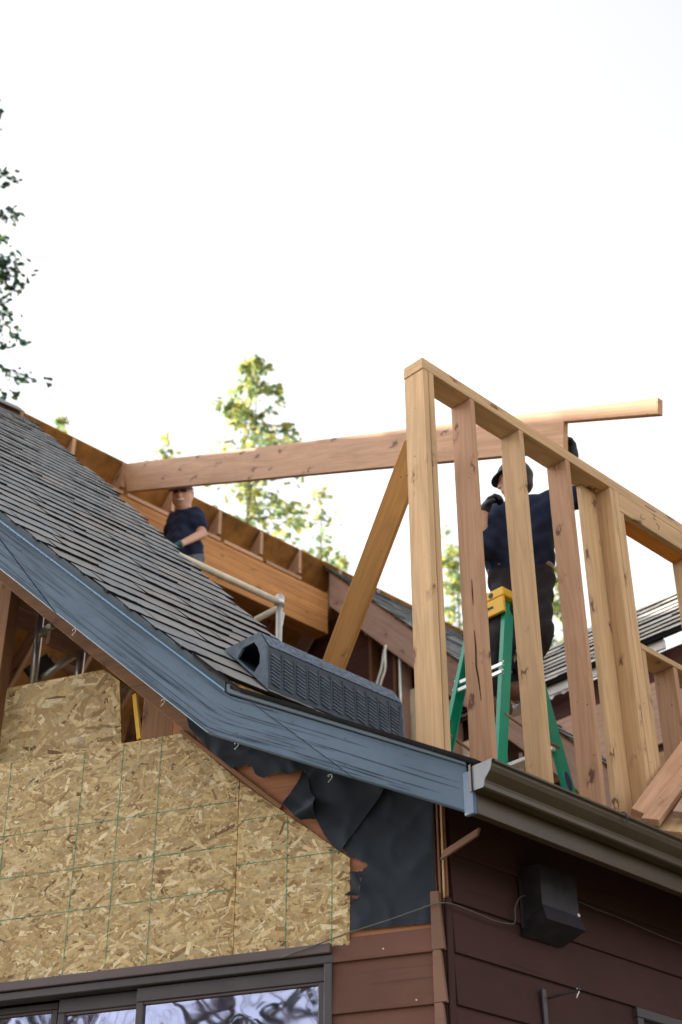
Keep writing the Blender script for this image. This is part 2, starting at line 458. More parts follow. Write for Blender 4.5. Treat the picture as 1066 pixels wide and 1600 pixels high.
def shingle_mat():
    m, t, b = new_mat('asphalt_shingle')
    v, oi, raw = objcoord(t, (1, 1, 1))
    col = ramp(t, oi.outputs['Random'], [(0.0, (0.205, 0.21, 0.22)), (0.35, (0.24, 0.243, 0.25)), (0.6, (0.262, 0.248, 0.238)), (0.85, (0.225, 0.238, 0.25)), (1.0, (0.28, 0.275, 0.27))])
    n1 = noise(t, raw, 260.0, 2, 0.8)
    f = nd(t, 'ShaderNodeMapRange', {'Value': n1, 'From Min': 0.3, 'From Max': 0.7, 'To Min': 0.65, 'To Max': 1.35}).outputs[0]
    col = mixc(t, 1.0, col, nd(t, 'ShaderNodeCombineColor', {0: f, 1: f, 2: f}).outputs[0], 'MULTIPLY')
    n2 = noise(t, raw, 7.0, 4, 0.6)
    col = mixc(t, nd(t, 'ShaderNodeMapRange', {'Value': n2, 'From Min': 0.5, 'From Max': 0.75, 'To Max': 0.5}).outputs[0], col, (0.09, 0.085, 0.08))
    t.links.new(col, b.inputs['Base Color'])
    b.inputs['Roughness'].default_value = 0.85
    b.inputs['Specular IOR Level'].default_value = 0.35
    bump(t, b, n1, 0.5, 0.004)
    return m
M['shingle'] = shingle_mat()
M['butt'] = plain('tarry_shingle_edge', (0.016, 0.015, 0.016), 0.95, spec=0.1)

def glass_mat():
    """window pane: dark room behind, strong reflection, slightly wavy"""
    m, t, b = new_mat('window_glass')
    v, oi, raw = objcoord(t, (1.0, 1.0, 1.0))
    n = noise(t, raw, 4.5, 1, 0.4, 0.5)
    bn = nd(t, 'ShaderNodeBump', {'Height': n, 'Strength': 0.2, 'Distance': 0.012})
    gl = nd(t, 'ShaderNodeBsdfGlossy', {'Color': (0.55, 0.59, 0.85, 1), 'Roughness': 0.03, 'Normal': bn.outputs[0]})
    tr = nd(t, 'ShaderNodeBsdfTransparent', {'Color': (0.5, 0.5, 0.52, 1)})
    mx = nd(t, 'ShaderNodeMixShader', {0: 0.5, 1: tr.outputs[0], 2: gl.outputs[0]})
    out = [x for x in t.nodes if x.type == 'OUTPUT_MATERIAL'][0]
    t.links.new(mx.outputs[0], out.inputs[0])
    return m
M['glass'] = glass_mat()

# ------------------------------------------------------------------ ground
gv = [(-400, -400, 0), (400, -400, 0), (400, 400, 0), (-400, 400, 0)]
ground = link('ground', mesh_from(gv, [(0, 1, 2, 3)]), M['earth'])
setp(ground, 'bare earth and rough grass around the house', None, None, 'structure')

# ------------------------------------------------------------------ the house
HOUSE = thing('house', 'brown and blue chalet house with its roof cut open for a new dormer', 'house', (0, 0, 0))
CG, SG = math.cos(GA), math.sin(GA)
RIDGE_X = -5.95
def roof_z(x): return 3.99 - x if x < -0.572 else 4.2566 - 0.534 * x
def rake_y(x, o): return (SG * x - o) / CG            # where a line at offset o from the gable wall runs
def ycut(x):
    T = [(-5.95, 1.06), (-5.0, 1.0), (-3.97, 0.90), (-3.4, 0.78), (-2.7, 0.70), (-2.07, 0.61), (-0.8, 0.6), (-0.5, 0.5), (-0.2, -0.03), (0.5, -0.03)]
    if x <= T[0][0]: return T[0][1]
    for (a, ya), (b, yb) in zip(T, T[1:]):
        if a <= x <= b: return ya + (yb - ya) * (x - a) / (b - a)
    return T[-1][1]
def proj(p):
    c = CAM_M.transposed() @ (Vector(p) - EYE)
    return (533 - F_PX * c.x / c.z, 800 + F_PX * c.y / c.z)

def inpoly(x, y, poly):
    r = False; n = len(poly)
    for i in range(n):
        x1, y1 = poly[i]; x2, y2 = poly[(i + 1) % n]
        if (y1 > y) != (y2 > y) and x < (x2 - x1) * (y - y1) / (y2 - y1) + x1: r = not r
    return r
def gprism(name, uz, o0, o1, mat, parent, w=0.002):
    """outline in the gable wall (u along it, z up), from o0 to o1 outwards"""
    cu = sum(p[0] for p in uz) / len(uz); cz = min(p[1] for p in uz)
    return prism(name, [(a - cu, b - cz) for a, b in uz], gw(cu, 0, cz), GD, Z, o0, o1, mat, parent, w)

# --- gable wall: old plywood sheathing with the brown lap siding still on it
u_win = -0.505
sheath = [(-1.35, 3.44), (-0.52, 3.44), (-0.52, 2.0), (0, 2.0), (0, 4.05), (-0.62, 4.42), (-1.0, 4.75), (-1.35, 5.05)]
WALL = gprism('gable_wall', sheath, -0.03, -0.004, M['ply'], HOUSE)
BOARD_Z = [3.391 - 0.2133 * k for k in range(7)]
def lap_board(name, p_left, along, length, out, z0, z1, mat, parent, tb=0.022, tt=0.006):
    """one lap siding board: thick lower edge, thin upper edge"""
    prof = [(0.0, 0.001), (tb, 0.0), (tb, 0.012), (tt, z1 - z0), (0.0, z1 - z0)]
    vs = []
    for l in (0, length):
        for a, b in prof: vs.append((l, a, b))
    n = len(prof)
    fs = [tuple(range(n - 1, -1, -1)), tuple(range(n, 2 * n))] + [(i, (i + 1) % n, n + (i + 1) % n, n + i) for i in range(n)]
    me = bev(mesh_from(vs, fs, name), 0.0015)
    Mx = Matrix((Vector(along), Vector(out), Z)).transposed().to_4x4(); Mx.translation = p_left
    return link(name, me, mat, parent, Mx)
for k, zb in enumerate(BOARD_Z):
    top = BOARD_Z[k - 1] + 0.02 if k else 3.495
    lap_board('siding_board', gw(u_win, 0.0, zb), GD, -u_win - 0.055, GN, zb, top, M['siding'], WALL)
    # short corner boards, tapering upwards with the lap
    wd = 0.054
    p = [(0, 0), (wd, 0), (0.036, top - zb - 0.022), (0.002, top - zb - 0.022)] if k else [(0, 0), (wd, 0), (0.035, 0.245), (0.0, 0.245)]
    prism('corner_board', p, gw(-0.052, 0, zb + 0.002), GD, Z, 0.004, 0.034, M['siding_trim'], WALL, 0.0015)
# --- rough corner post with splintered edge above the siding
lumber('corner_post', gw(-0.004, -0.02, 3.6), gw(-0.004, -0.02, 4.16), 0.03, 0.05, GD, M['old'], HOUSE)
for k, (du, do, tilt) in enumerate(((-0.014, 0.012, 0.0), (0.004, 0.016, 0.004), (0.018, 0.008, -0.003))):
    lumber('corner_splinter', gw(du, do, 3.6 + 0.01 * k), gw(du + tilt, do, 4.12), 0.008, 0.006, GD, M['fir'] if k == 1 else M['old'], HOUSE, 0.001)

# --- OSB panels
def osb_panel(uz, o0, o1, nflake, size, chalk, mat=None, darken=1.0, seed=1):
    rng = random.Random(seed)
    P = gprism('osb_panel', uz, o0, o1, mat or M['osb'], HOUSE, 0.001)
    us = [p[0] for p in uz]; zs = [p[1] for p in uz]
    vs = []; fs = []; cols = []
    pal = [(0.62, 0.46, 0.25), (0.52, 0.37, 0.18), (0.44, 0.30, 0.14), (0.37, 0.24, 0.105), (0.70, 0.56, 0.35), (0.28, 0.165, 0.065), (0.45, 0.34, 0.19), (0.17, 0.09, 0.04)]
    wts = [4, 6, 6, 4, 2.2, 1.3, 3, 0.35]
    for i in range(nflake):
        cu = rng.uniform(min(us), max(us)); cz = rng.uniform(min(zs), max(zs))
        if not inpoly(cu, cz, uz): continue
        small = rng.random() < 0.45
        L = rng.uniform(0.045, 0.115) * size * (0.45 if small else 1); w = rng.uniform(0.008, 0.026) * size * (0.5 if small else 1)
        a = rng.gauss(0, 0.55) if rng.random() < 0.8 else rng.uniform(-1.57, 1.57)
        ca, sa = math.cos(a), math.sin(a)
        sk = rng.uniform(-0.3, 0.3) * w
        q = [(-L / 2 + sk, -w / 2), (L / 2 + sk * rng.uniform(-1, 2), -w / 2 * rng.uniform(0.5, 1)), (L / 2 - sk, w / 2 * rng.uniform(0.5, 1)), (-L / 2 - sk * rng.uniform(-1, 2), w / 2)]
        q = [(cu + x * ca - y * sa, cz + x * sa + y * ca) for x, y in q]
        if not all(inpoly(a_, b_, uz) for a_, b_ in q): continue
        lift = o1 + 0.0002 + 0.0016 * i / nflake
        tl = rng.uniform(-0.0006, 0.0006)
        b0 = len(vs)
        for j, (a_, b_) in enumerate(q): vs.append(gw(a_, lift + (tl if j in (1, 2) else -tl), b_))
        fs.append((b0, b0 + 1, b0 + 2, b0 + 3))
        c = rng.choices(pal, wts)[0]; k = rng.uniform(0.86, 1.1) * darken * 0.86
        cols.append((c[0] * k, c[1] * k, c[2] * k, 1))
    me = mesh_from(vs, fs, 'strands')
    ca = me.color_attributes.new('Col', 'FLOAT_COLOR', 'CORNER')
    arr = np.repeat(np.array(cols, dtype=np.float32), 4, axis=0)
    ca.data.foreach_set('color', arr.ravel())
    s = link('wood_strands', me, M['strand'], P)
    s['kind'] = 'stuff'
    for (a, b) in chalk:
        A = Vector((a[0], a[1])); B = Vector((b[0], b[1])); d = (B - A); n = Vector((-d.y, d.x)).normalized()
        L = d.length; segs = max(6, int(L / 0.035)); pts = []
        for i in range(segs + 1):
            q = A + d * (i / segs); wob = rng.gauss(0, 0.0006)
            hw = 0.0022 * rng.uniform(0.45, 1.25)
            pts.append((q + n * (wob + hw), q + n * (wob - hw)))
        vv = []; ff = []
        for i, (p, q) in enumerate(pts):
            vv += [gw(p.x, o1 + 0.0024, p.y), gw(q.x, o1 + 0.0024, q.y)]
            if i: ff.append((2 * i - 2, 2 * i - 1, 2 * i + 1, 2 * i))
        wmesh('chalk_line', vv, ff, M['chalk'], P, recalc=False)
    return P
gz = lambda pts, o=0.011: [guz(p, o) for p in pts]
main_uz = gz([(-160, 1221), (285, 1145.5), (374, 1220), (363.5, 1497), (-160, 1558)])
right_uz = gz([(374.6, 1221), (547, 1341), (546.5, 1482), (521, 1486), (364.2, 1497)])
upper_uz = gz([(-30, 1083), (162, 1046), (187, 1064), (190, 1165), (-30, 1202)], -0.09)
ck = lambda a, b: tuple(gz([a, b]))
osb_panel(main_uz, 0.0, 0.011, 11000, 1.0, [ck((18.8, 1192), (-14, 1500)), ck((134, 1172), (97.3, 1526)), ck((194.4, 1161.4), (163.7, 1517)), ck((254, 1152), (228.5, 1511)),
          ck((-60, 1317.5), (371, 1251.4)), ck((-60, 1383), (371, 1320)), ck((-60, 1447), (364, 1389.5))], seed=3)
osb_panel(right_uz, 0.0, 0.0105, 3600, 1.0, [ck((450, 1275), (446, 1487)), ck((519.3, 1324), (518.5, 1484)), ck((374, 1283), (448, 1272)), ck((371, 1352), (530, 1330))], seed=5)
osb_panel(upper_uz, -0.103, -0.09, 1500, 1.75, [], seed=9)

# --- framing left showing in the gable opening
gable_chord = gz([(-120, 810), (300, 1120), (316, 1160), (300, 1150.5), (129, 1019), (18, 923), (-120, 805)], 0.0)
cb = gz([(18, 923), (300, 1151)], 0.0)
du = (cb[1][0] - cb[0][0]); dz = (cb[1][1] - cb[0][1]); sl_ = dz / du
chord = [(-6.4, cb[0][1] + sl_ * (-6.4 - cb[0][0])), (cb[1][0] + 0.02, cb[1][1] + sl_ * 0.02), (cb[1][0] + 0.02, cb[1][1] + 0.30), (-6.4, cb[0][1] + sl_ * (-6.4 - cb[0][0]) + 0.30)]
gprism('rake_rafter', chord, -0.05, -0.002, M['old'], HOUSE)
up = guz((17, 925), 0.0)[0]
gbox('gable_post', up - 0.17, up, -0.10, -0.006, 3.5, guz((17, 925), 0.0)[1] + 0.2, M['old'], HOUSE, upright=True)
for px_a, px_b, lbl in (((225, 1090), (269, 1152), 0),):
    (ua, za), (ub, zb_) = guz(px_a, -0.01), guz(px_b, -0.01)
    gbox('gable_block', ua, ub, -0.06, -0.012, 4.5, za + 0.06, M['old'], HOUSE, upright=True)
# thin trim strip along the cut edge of the panels
(ua, za), (ub, zb_) = guz((285, 1145), 0.01), guz((440, 1264), 0.01)
lumber('edge_strip', gw(ua - 0.01, 0.006, za + 0.012), gw(ub, 0.006, zb_ + 0.008), 0.02, 0.02, Z, M['old'], HOUSE, 0.002)

# --- tar paper, torn and wrinkled
def tar_sheet(name, zoompts, o, amp, seed, ox=250, oy=1120, sc=2.2208, fold=None):
    uz = [guz((ox + x / sc, oy + y / sc), o) for x, y in zoompts]
    bm = bmesh.new()
    f = bm.faces.new([bm.verts.new((a, b, 0)) for a, b in uz])
    us = [p[0] for p in uz]; zs = [p[1] for p in uz]
    st = 0.016
    x = min(us) + st
    while x < max(us):
        bmesh.ops.bisect_plane(bm, geom=bm.verts[:] + bm.edges[:] + bm.faces[:], plane_co=(x, 0, 0), plane_no=(1, 0, 0)); x += st
    y = min(zs) + st
    while y < max(zs):
        bmesh.ops.bisect_plane(bm, geom=bm.verts[:] + bm.edges[:] + bm.faces[:], plane_co=(0, y, 0), plane_no=(0, 1, 0)); y += st
    for v in bm.verts:
        u, z = v.co.x, v.co.y
        h = amp * (0.5 + 0.5 * mnoise.noise(Vector((u * 5 + seed, z * 5, 0)))) + amp * 0.7 * abs(mnoise.noise(Vector((u * 9 + z * 7, z * 2.2 - u * 2, seed))))
        h += amp * 0.9 * max(0.0, 1 - 3.2 * abs(mnoise.noise(Vector((u * 4.2 + z * 3.1 + seed, z * 2.0 - u * 1.2, 3.3))))) ** 2 + amp * 0.6 * max(0.0, 1 - 4 * abs(mnoise.noise(Vector((u * 2.0 - z * 5.0, u * 5 + z * 1.5, seed + 8))))) ** 2
        if fold: h += fold(u, z)
        v.co = gw(u, o + max(0.0005, h), z)
    c = sum((v.co for v in bm.verts), Vector()) / len(bm.verts)
    for v in bm.verts: v.co -= c
    bmesh.ops.recalc_face_normals(bm, faces=bm.faces)
    me = bpy.data.meshes.new(name); bm.to_mesh(me); bm.free()
    return link(name, me, M['tar'], HOUSE, Matrix.Translation(c), True)
def ragged(pts, n=5, a=6, seed=1):
    rng = random.Random(seed); out = []
    for (p, q) in zip(pts, pts[1:]):
        for i in range(n):
            t = i / n; out.append((p[0] + (q[0] - p[0]) * t + rng.uniform(-a, a), p[1] + (q[1] - p[1]) * t + rng.uniform(-a, a)))
    return out + [pts[-1]]
tar_main = [(948, 250), (958, 610), (948, 716), (664, 744), (664, 640)] + ragged([(664, 640), (690, 628), (704, 560), (668, 549)], 3, 4, 2) + ragged([(668, 549), (706, 536), (722, 515), (690, 494), (660, 488)], 3, 4, 3) + [(640, 462), (600, 446), (575, 415), (545, 358), (520, 300), (508, 195), (505, 60)]
tar_sheet('tar_paper', tar_main, 0.004, 0.0065, 1.0)
tar_up = [(90, -20), (500, 60), (520, 200)] + ragged([(505, 193), (440, 200), (382, 203), (345, 212), (318, 178), (296, 166), (252, 182)], 3, 5, 4) + [(180, 120), (105, 40)]
tar_sheet('tar_paper', tar_up, 0.010, 0.012, 5.0)
over = [(505, 60), (800, 150), (778, 262), (628, 470), (600, 446), (575, 415), (545, 358), (525, 300), (512, 195)]
tar_sheet('tar_paper', over, 0.013, 0.010, 3.0)
flap = [(506, 192)] + ragged([(512, 200), (520, 240), (540, 285), (552, 300)], 2, 4, 5) + [(545, 335), (541, 356)] + ragged([(541, 356), (500, 367), (474, 350)], 3, 3, 6) + [(452, 326), (430, 306), (468, 250)]
tar_sheet('tar_paper_flap', flap, 0.020, 0.012, 9.0, fold=lambda u, z: 0.05 * max(0.0, math.sin((z - 0.55 * u) * 26)) ** 2)
curl = ragged([(668, 550), (700, 548), (708, 585), (692, 628), (655, 636), (672, 600)], 3, 4, 7)
tar_sheet('tar_paper_flap', curl, 0.02, 0.02, 12.0, fold=lambda u, z: 0.03 * max(0.0, math.sin(z * 40 + u * 30)))
# small white hooks left along the rake
for hp in ((517, 1216), (371, 1165), (256, 1098), (117, 988)):
    oo = 0.03 if hp[0] > 300 else 0.012
    b = onplane(hp, GN, oo)
    tube('cable_hook', smoothline([b + GD * x + Z * y + GN * 0.004 for x, y in ((-0.012, 0.008), (-0.004, 0.018), (0.008, 0.012), (0.006, -0.002), (-0.004, -0.012), (-0.012, -0.02))], 4), 0.0022, M['white'], HOUSE, 6)

# --- sliding window in dark bronze frame
zt = 3.473
WIN = gbox('window', -3.2, u_win + 0.0, -0.02, 0.036, 3.432, zt, M['headtrim'], HOUSE)         # head trim board carries the window's parts
zf = 3.428
gbox('window_frame', -3.2, u_win + 0.012, -0.06, 0.022, 3.392, zf, M['bronze'], WIN)
gbox('window_jamb', u_win - 0.032, u_win + 0.004, -0.06, 0.026, 1.9, 3.391, M['bronze'], WIN, upright=True)
def uat(px, o): return guz(px, o)[0]
u_s0 = uat((213, 1555), 0.0); u_s1 = u_win - 0.036
def sash(u0, u1, o, ztop, rail=0.07, stile=0.034):
    s = gbox('sash', u0, u1, o - 0.03, o, ztop - rail, ztop, M['bronze'], WIN)
    gbox('stile', u0, u0 + stile, o - 0.03, o - 0.001, 1.9, ztop - rail - 0.001, M['bronze'], s, upright=True)
    gbox('stile', u1 - stile, u1, o - 0.03, o - 0.001, 1.9, ztop - rail - 0.001, M['bronze'], s, upright=True)
    gbox('glazing_bead', u0 + stile, u1 - stile, o - 0.018, o - 0.006, ztop - rail - 0.012, ztop - rail - 0.001, M['headtrim'], s)
    gbox('pane', u0 + stile * 0.7, u1 - stile * 0.7, o - 0.021, o - 0.018, 1.9, ztop - rail + 0.005, M['glass'], s, w=0)
sash(u_s0, u_s1, -0.004, 3.388, 0.062)
sash(uat((92, 1575), -0.04), u_s0 + 0.05, -0.038, 3.388, 0.062)
sash(-3.2, uat((92, 1575), -0.08), -0.075, 3.388, 0.03)
# dark room behind the window: back wall, ceiling, floor, sides
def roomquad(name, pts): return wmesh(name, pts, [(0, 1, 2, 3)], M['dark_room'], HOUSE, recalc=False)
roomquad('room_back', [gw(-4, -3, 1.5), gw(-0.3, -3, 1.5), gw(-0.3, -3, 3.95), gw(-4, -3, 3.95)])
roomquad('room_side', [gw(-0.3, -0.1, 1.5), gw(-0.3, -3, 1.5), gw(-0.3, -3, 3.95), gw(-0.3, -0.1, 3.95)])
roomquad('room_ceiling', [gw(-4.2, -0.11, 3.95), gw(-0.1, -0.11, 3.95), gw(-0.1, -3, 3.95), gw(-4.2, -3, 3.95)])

# --- blue rake boards
def gslope(name, uz, o0, o1, mat, parent, w, ang):
    ex = GD * math.cos(ang) - Z * math.sin(ang); ey = GD * math.sin(ang) + Z * math.cos(ang)
    c = gw(sum(p[0] for p in uz) / len(uz), 0, min(p[1] for p in uz))
    pp = [((gw(a, 0, b) - c).dot(ex), (gw(a, 0, b) - c).dot(ey)) for a, b in uz]
    return prism(name, pp, c, ex, ey, o0, o1, mat, parent, w)
FO = 0.369                                      # how far the rake stands out from the wall
def xu(x, o): return (x - o * SG) / CG
def topz(x): return 3.917 - x if x < -0.63 else 4.547 - 0.524 * (x + 0.63)
def botz(x): return 3.655 - x if x < -0.728 else 4.383 - 0.508 * (x + 0.728)
P = lambda x, f: (xu(x, FO), f(x))
s1a, s1b = guz((392, 1098.5), FO), guz((550, 1215), FO)
s2a, s2b = guz((-46.7, 781), FO), guz((87, 956), FO)
# the joints are cut to the board's own edges
s1a = (s1a[0], topz(s1a[0] * CG + FO * SG)); s1b = (s1b[0], botz(s1b[0] * CG + FO * SG))
s2a = (s2a[0], topz(s2a[0] * CG + FO * SG)); s2b = (s2b[0], botz(s2b[0] * CG + FO * SG))
sh = 0.0025
gslope('rake_board', [P(-5.97, topz), (s2a[0] - sh, s2a[1]), (s2b[0] - sh, s2b[1]), P(-5.97, botz)], FO - 0.035, FO + 0.003, M['blue'], HOUSE, 0.003, R(42.3))
gslope('rake_board', [s2a, P(-0.63, topz), (s1a[0] - sh, s1a[1]), (s1b[0] - sh, s1b[1]), P(-0.728, botz), s2b], FO - 0.035, FO, M['blue'], HOUSE, 0.003, R(40))
gslope('rake_board', [s1a, P(0.367, topz), P(0.367, botz), s1b], FO - 0.035, FO + 0.002, M['blue'], HOUSE, 0.003, R(25))
# long fine cracks in the old paint, following the grain of each board
crv = []; crf = []
rc = random.Random(77)
def crack(x0, ln, fr, slope_f, seed):
    n = max(5, int(ln / 0.04)); pts = []
    for i in range(n + 1):
        x = x0 + ln * i / n
        zt_, zb_ = topz(x), botz(x)
        f = fr + 0.035 * mnoise.noise(Vector((x * 3.0, seed, 0)))
        pts.append((xu(x, FO), zb_ + (zt_ - zb_) * min(0.97, max(0.03, f))))
    b0 = len(crv)
    for i, (u, z) in enumerate(pts):
        hw = 0.0016 * math.sin(math.pi * (0.08 + 0.84 * i / n)) * rc.uniform(0.5, 1.3)
        crv.append(gw(u, FO + 0.0042, z + hw)); crv.append(gw(u, FO + 0.0042, z - hw))
        if i: crf.append((b0 + 2 * i - 2, b0 + 2 * i - 1, b0 + 2 * i + 1, b0 + 2 * i))
for k in range(95):
    x0 = rc.uniform(-2.6, 0.2); ln = rc.uniform(0.08, 0.5)
    if x0 + ln > 0.34: continue
    crack(x0, ln, rc.choice((rc.uniform(0.03, 0.5), rc.uniform(0.03, 0.97))), None, k * 3.1)
o = wmesh('paint_cracks', crv, crf, M['crackline'], HOUSE, recalc=False); o['kind'] = 'stuff'
# soffit lining and lookouts behind the rake boards
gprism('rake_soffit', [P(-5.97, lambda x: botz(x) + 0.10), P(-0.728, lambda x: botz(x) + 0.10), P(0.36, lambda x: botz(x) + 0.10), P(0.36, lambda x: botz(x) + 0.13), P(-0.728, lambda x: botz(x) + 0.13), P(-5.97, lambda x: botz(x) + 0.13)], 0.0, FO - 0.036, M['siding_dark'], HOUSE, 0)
t0 = lambda x: topz(x) + 0.003
gprism('rake_trim', [P(-5.97, t0), P(-0.645, t0), P(-0.645, lambda x: 3.974 - x), P(-5.97, lambda x: 3.974 - x)], FO - 0.03, FO + 0.022, M['slate'], HOUSE, 0.002)
gprism('rake_trim', [P(-0.642, t0), P(0.37, t0), P(0.37, lambda x: roof_z(x) - 0.024), P(-0.642, lambda x: topz(x) + 0.045)], FO - 0.03, FO + 0.02, M['bluegrey'], HOUSE, 0.003)
gprism('drip_lip', [P(-5.97, lambda x: topz(x) - 0.004), P(-0.645, lambda x: topz(x) - 0.004), P(-0.645, lambda x: topz(x) + 0.008), P(-5.97, lambda x: topz(x) + 0.008)], FO + 0.0225, FO + 0.030, M['lip'], HOUSE, 0.001)

ds0 = lambda x: roof_z(x) - 0.0235
ds1 = lambda x: roof_z(x) - 0.003
gprism('shingle_edge', [P(-0.80, ds0), P(-0.572, ds0), P(0.42, ds0), P(0.42, ds1), P(-0.572, ds1), P(-0.80, ds1)], FO - 0.06, FO + 0.042, M['butt'], HOUSE, 0.004)
# --- roof strip that is still on: deck and shingles
def slab(name, xs, y0f, y1f, zf_, th, mat, parent):
    vs = []; fs = []
    for x in xs:
        for y in (y0f(x), y1f(x)):
            vs.append((x, y, zf_(x)))
            vs.append((x, y, zf_(x) - th))
    for i in range(len(xs) - 1):
        a = 4 * i; b = a + 4
        fs += [(a, b, b + 2, a + 2), (a + 1, a + 3, b + 3, b + 1), (a, a + 1, b + 1, b), (a + 2, b + 2, b + 3, a + 3)]
    fs += [(0, 2, 3, 1), (len(vs) - 4, len(vs) - 3, len(vs) - 1, len(vs) - 2)]
    return wmesh(name, vs, fs, mat, parent)
xs = [RIDGE_X + i * (5.378 / 24) for i in range(25)] + [-0.4, -0.2, 0.0, 0.2, 0.40]
ROOF = slab('roof_strip', xs, lambda x: rake_y(x, FO - 0.02), lambda x: ycut(x) - 0.04, lambda x: roof_z(x) - 0.03, 0.022, M['osb_dark'], HOUSE)
EXPO = 0.19
def shingle_me(w, t, seed):
    rng = random.Random(seed); L = EXPO + 0.07
    nx = 5; vs = []
    for i in range(nx + 1):
        x = w * i / nx; j = rng.uniform(-0.0035, 0.0035); dz = rng.uniform(-0.001, 0.0022)
        vs += [(x, j, 0.004 + dz), (x, j, 0.004 + t + dz), (x, L, 0.004), (x, L, 0.0)]
    fs = []; mi = []
    for i in range(nx):
        a = 4 * i; b = a + 4
        fs += [(a, b, b + 1, a + 1), (a + 1, b + 1, b + 2, a + 2), (a + 2, b + 2, b + 3, a + 3), (a, a + 3, b + 3, b)]
        mi += [1, 0, 1, 1]
    fs += [(0, 1, 2, 3), (4 * nx, 4 * nx + 3, 4 * nx + 2, 4 * nx + 1)]; mi += [1, 1]
    me = mesh_from(vs, fs, 'shingle')
    me.materials.append(M['shingle']); me.materials.append(M['butt'])
    me.polygons.foreach_set('material_index', mi)
    return me
SH = [shingle_me(0.3, t, k) for k, t in enumerate((0.010, 0.011, 0.014, 0.017, 0.012, 0.010))]
UPS = Vector((-1, 0, 1)).normalized(); UPK = Vector((-1, 0, 0.534)).normalized()
rng = random.Random(11)
cand = []
s = EXPO
smax = (-0.572 - RIDGE_X) / math.sqrt(0.5)
rows = []
while s < smax - 0.02:
    rows.append((RIDGE_X + s * math.sqrt(0.5), UPS)); s += EXPO
kx = (s - smax)
ck_ = math.cos(math.atan(0.534))
while True:
    x = -0.572 + kx * ck_
    if x > 0.43: break
    rows.append((x, UPK)); kx += EXPO
rows.append((0.435, UPK))
for ri, (x, upv) in enumerate(rows):
    base = Vector((x, 0, roof_z(x) - 0.021))
    y = rake_y(x, FO + 0.036) + rng.uniform(-0.006, 0.006); yend = ycut(x) + rng.uniform(-0.06, 0.07)
    first = True
    while y < yend - 0.03:
        w = 0.3 * rng.uniform(0.85, 1.1) if not first else rng.uniform(0.08, 0.3)
        first = False
        w = min(w, yend - y)
        cand.append((base + Vector((0, y, 0)) - upv * rng.uniform(-0.002, 0.003), upv, w, rng.randrange(6), rng.uniform(-0.006, 0.006)))
        y += w + rng.uniform(0.001, 0.004)
def vis(c):
    p = proj(c[0] + Vector((0, c[2] / 2, 0)))
    return -20 < p[0] < 1090 and 0 < p[1] < 1620
cand.sort(key=lambda c: ((not vis(c)), (c[0] - EYE).length))
bvs = []; bfs = []; bmi = []
for i, (p, upv, w, k, tw) in enumerate(cand):
    ey = upv; ex = Vector((0, 1, 0)); ez = ex.cross(ey)
    Mx = Matrix((ex * (w / 0.3), ey, ez)).transposed().to_4x4(); Mx.translation = p
    if i < 298:
        link('shingle', SH[k], None, ROOF, Mx)
    else:
        b0 = len(bvs); me = SH[k]
        bvs += [Mx @ v.co for v in me.vertices]
        for pl in me.polygons:
            bfs.append(tuple(b0 + j for j in pl.vertices)); bmi.append(pl.material_index)
if bvs:
    o = wmesh('shingle_courses', bvs, bfs, None, ROOF, recalc=False)
    o.data.materials.append(M['shingle_far']); o.data.materials.append(M['butt'])
    o.data.polygons.foreach_set('material_index', bmi)
    ca = o.data.color_attributes.new('Col', 'FLOAT_COLOR', 'CORNER'); n0 = 0; cl = []
    rr = random.Random(4); per = len(SH[0].polygons); cur = None
    for j, pl in enumerate(o.data.polygons):
        if j % per == 0:
            g = rr.uniform(0.18, 0.29); cur = (g * rr.uniform(0.97, 1.06), g, g * rr.uniform(0.95, 1.08), 1)
        cl += [cur] * len(pl.vertices)
    ca.data.foreach_set('color', np.array(cl, dtype=np.float32).ravel())
    o['kind'] = 'stuff'
# ridge caps over the strip
for k in range(9):
    y0 = 0.9 - k * 0.42
    vs = [(RIDGE_X + dx, y, 9.965 - abs(dx) + 0.02 + dz) for y, dz in ((y0, 0.03), (y0 - 0.44, 0.005)) for dx in (-0.14, 0, 0.14)]
    vs += [(a, b, c - 0.012) for a, b, c in vs]
    fs = [(0, 1, 4, 3), (1, 2, 5, 4), (6, 9, 10, 7), (7, 10, 11, 8), (0, 6, 7, 1), (1, 7, 8, 2), (3, 4, 10, 9), (4, 5, 11, 10), (0, 3, 9, 6), (2, 8, 11, 5)]
    wmesh('ridge_cap', vs, fs, M['shingle'], ROOF)

# --- eave: fascia, sloping soffit, side wall with dark lap siding
wbox('eave_fascia', (0.366, -0.228, 3.812), (0.404, 7.6, 4.0), M['gutter'], HOUSE, 0.002)
wbox('fascia_end', (0.352, -0.250, 3.808), (0.404, -0.2285, 3.995), M['blue'], HOUSE, 0.003)
slab('eave_soffit', [-0.02, 0.365], lambda x: -0.16, lambda x: 7.6, lambda x: roof_z(x) - 0.13, 0.012, M['siding_dark'], HOUSE)
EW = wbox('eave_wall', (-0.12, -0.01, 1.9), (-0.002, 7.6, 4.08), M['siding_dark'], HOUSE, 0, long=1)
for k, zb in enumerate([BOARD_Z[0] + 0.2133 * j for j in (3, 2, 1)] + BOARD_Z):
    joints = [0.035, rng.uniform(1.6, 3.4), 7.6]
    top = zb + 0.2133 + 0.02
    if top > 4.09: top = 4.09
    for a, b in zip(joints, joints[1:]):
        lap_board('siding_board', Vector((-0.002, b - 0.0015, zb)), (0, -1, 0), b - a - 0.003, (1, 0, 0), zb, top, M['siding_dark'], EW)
wbox('corner_trim', (0.002, -0.004, 1.9), (0.012, 0.034, 3.62), M['siding_dark'], HOUSE, 0.002)
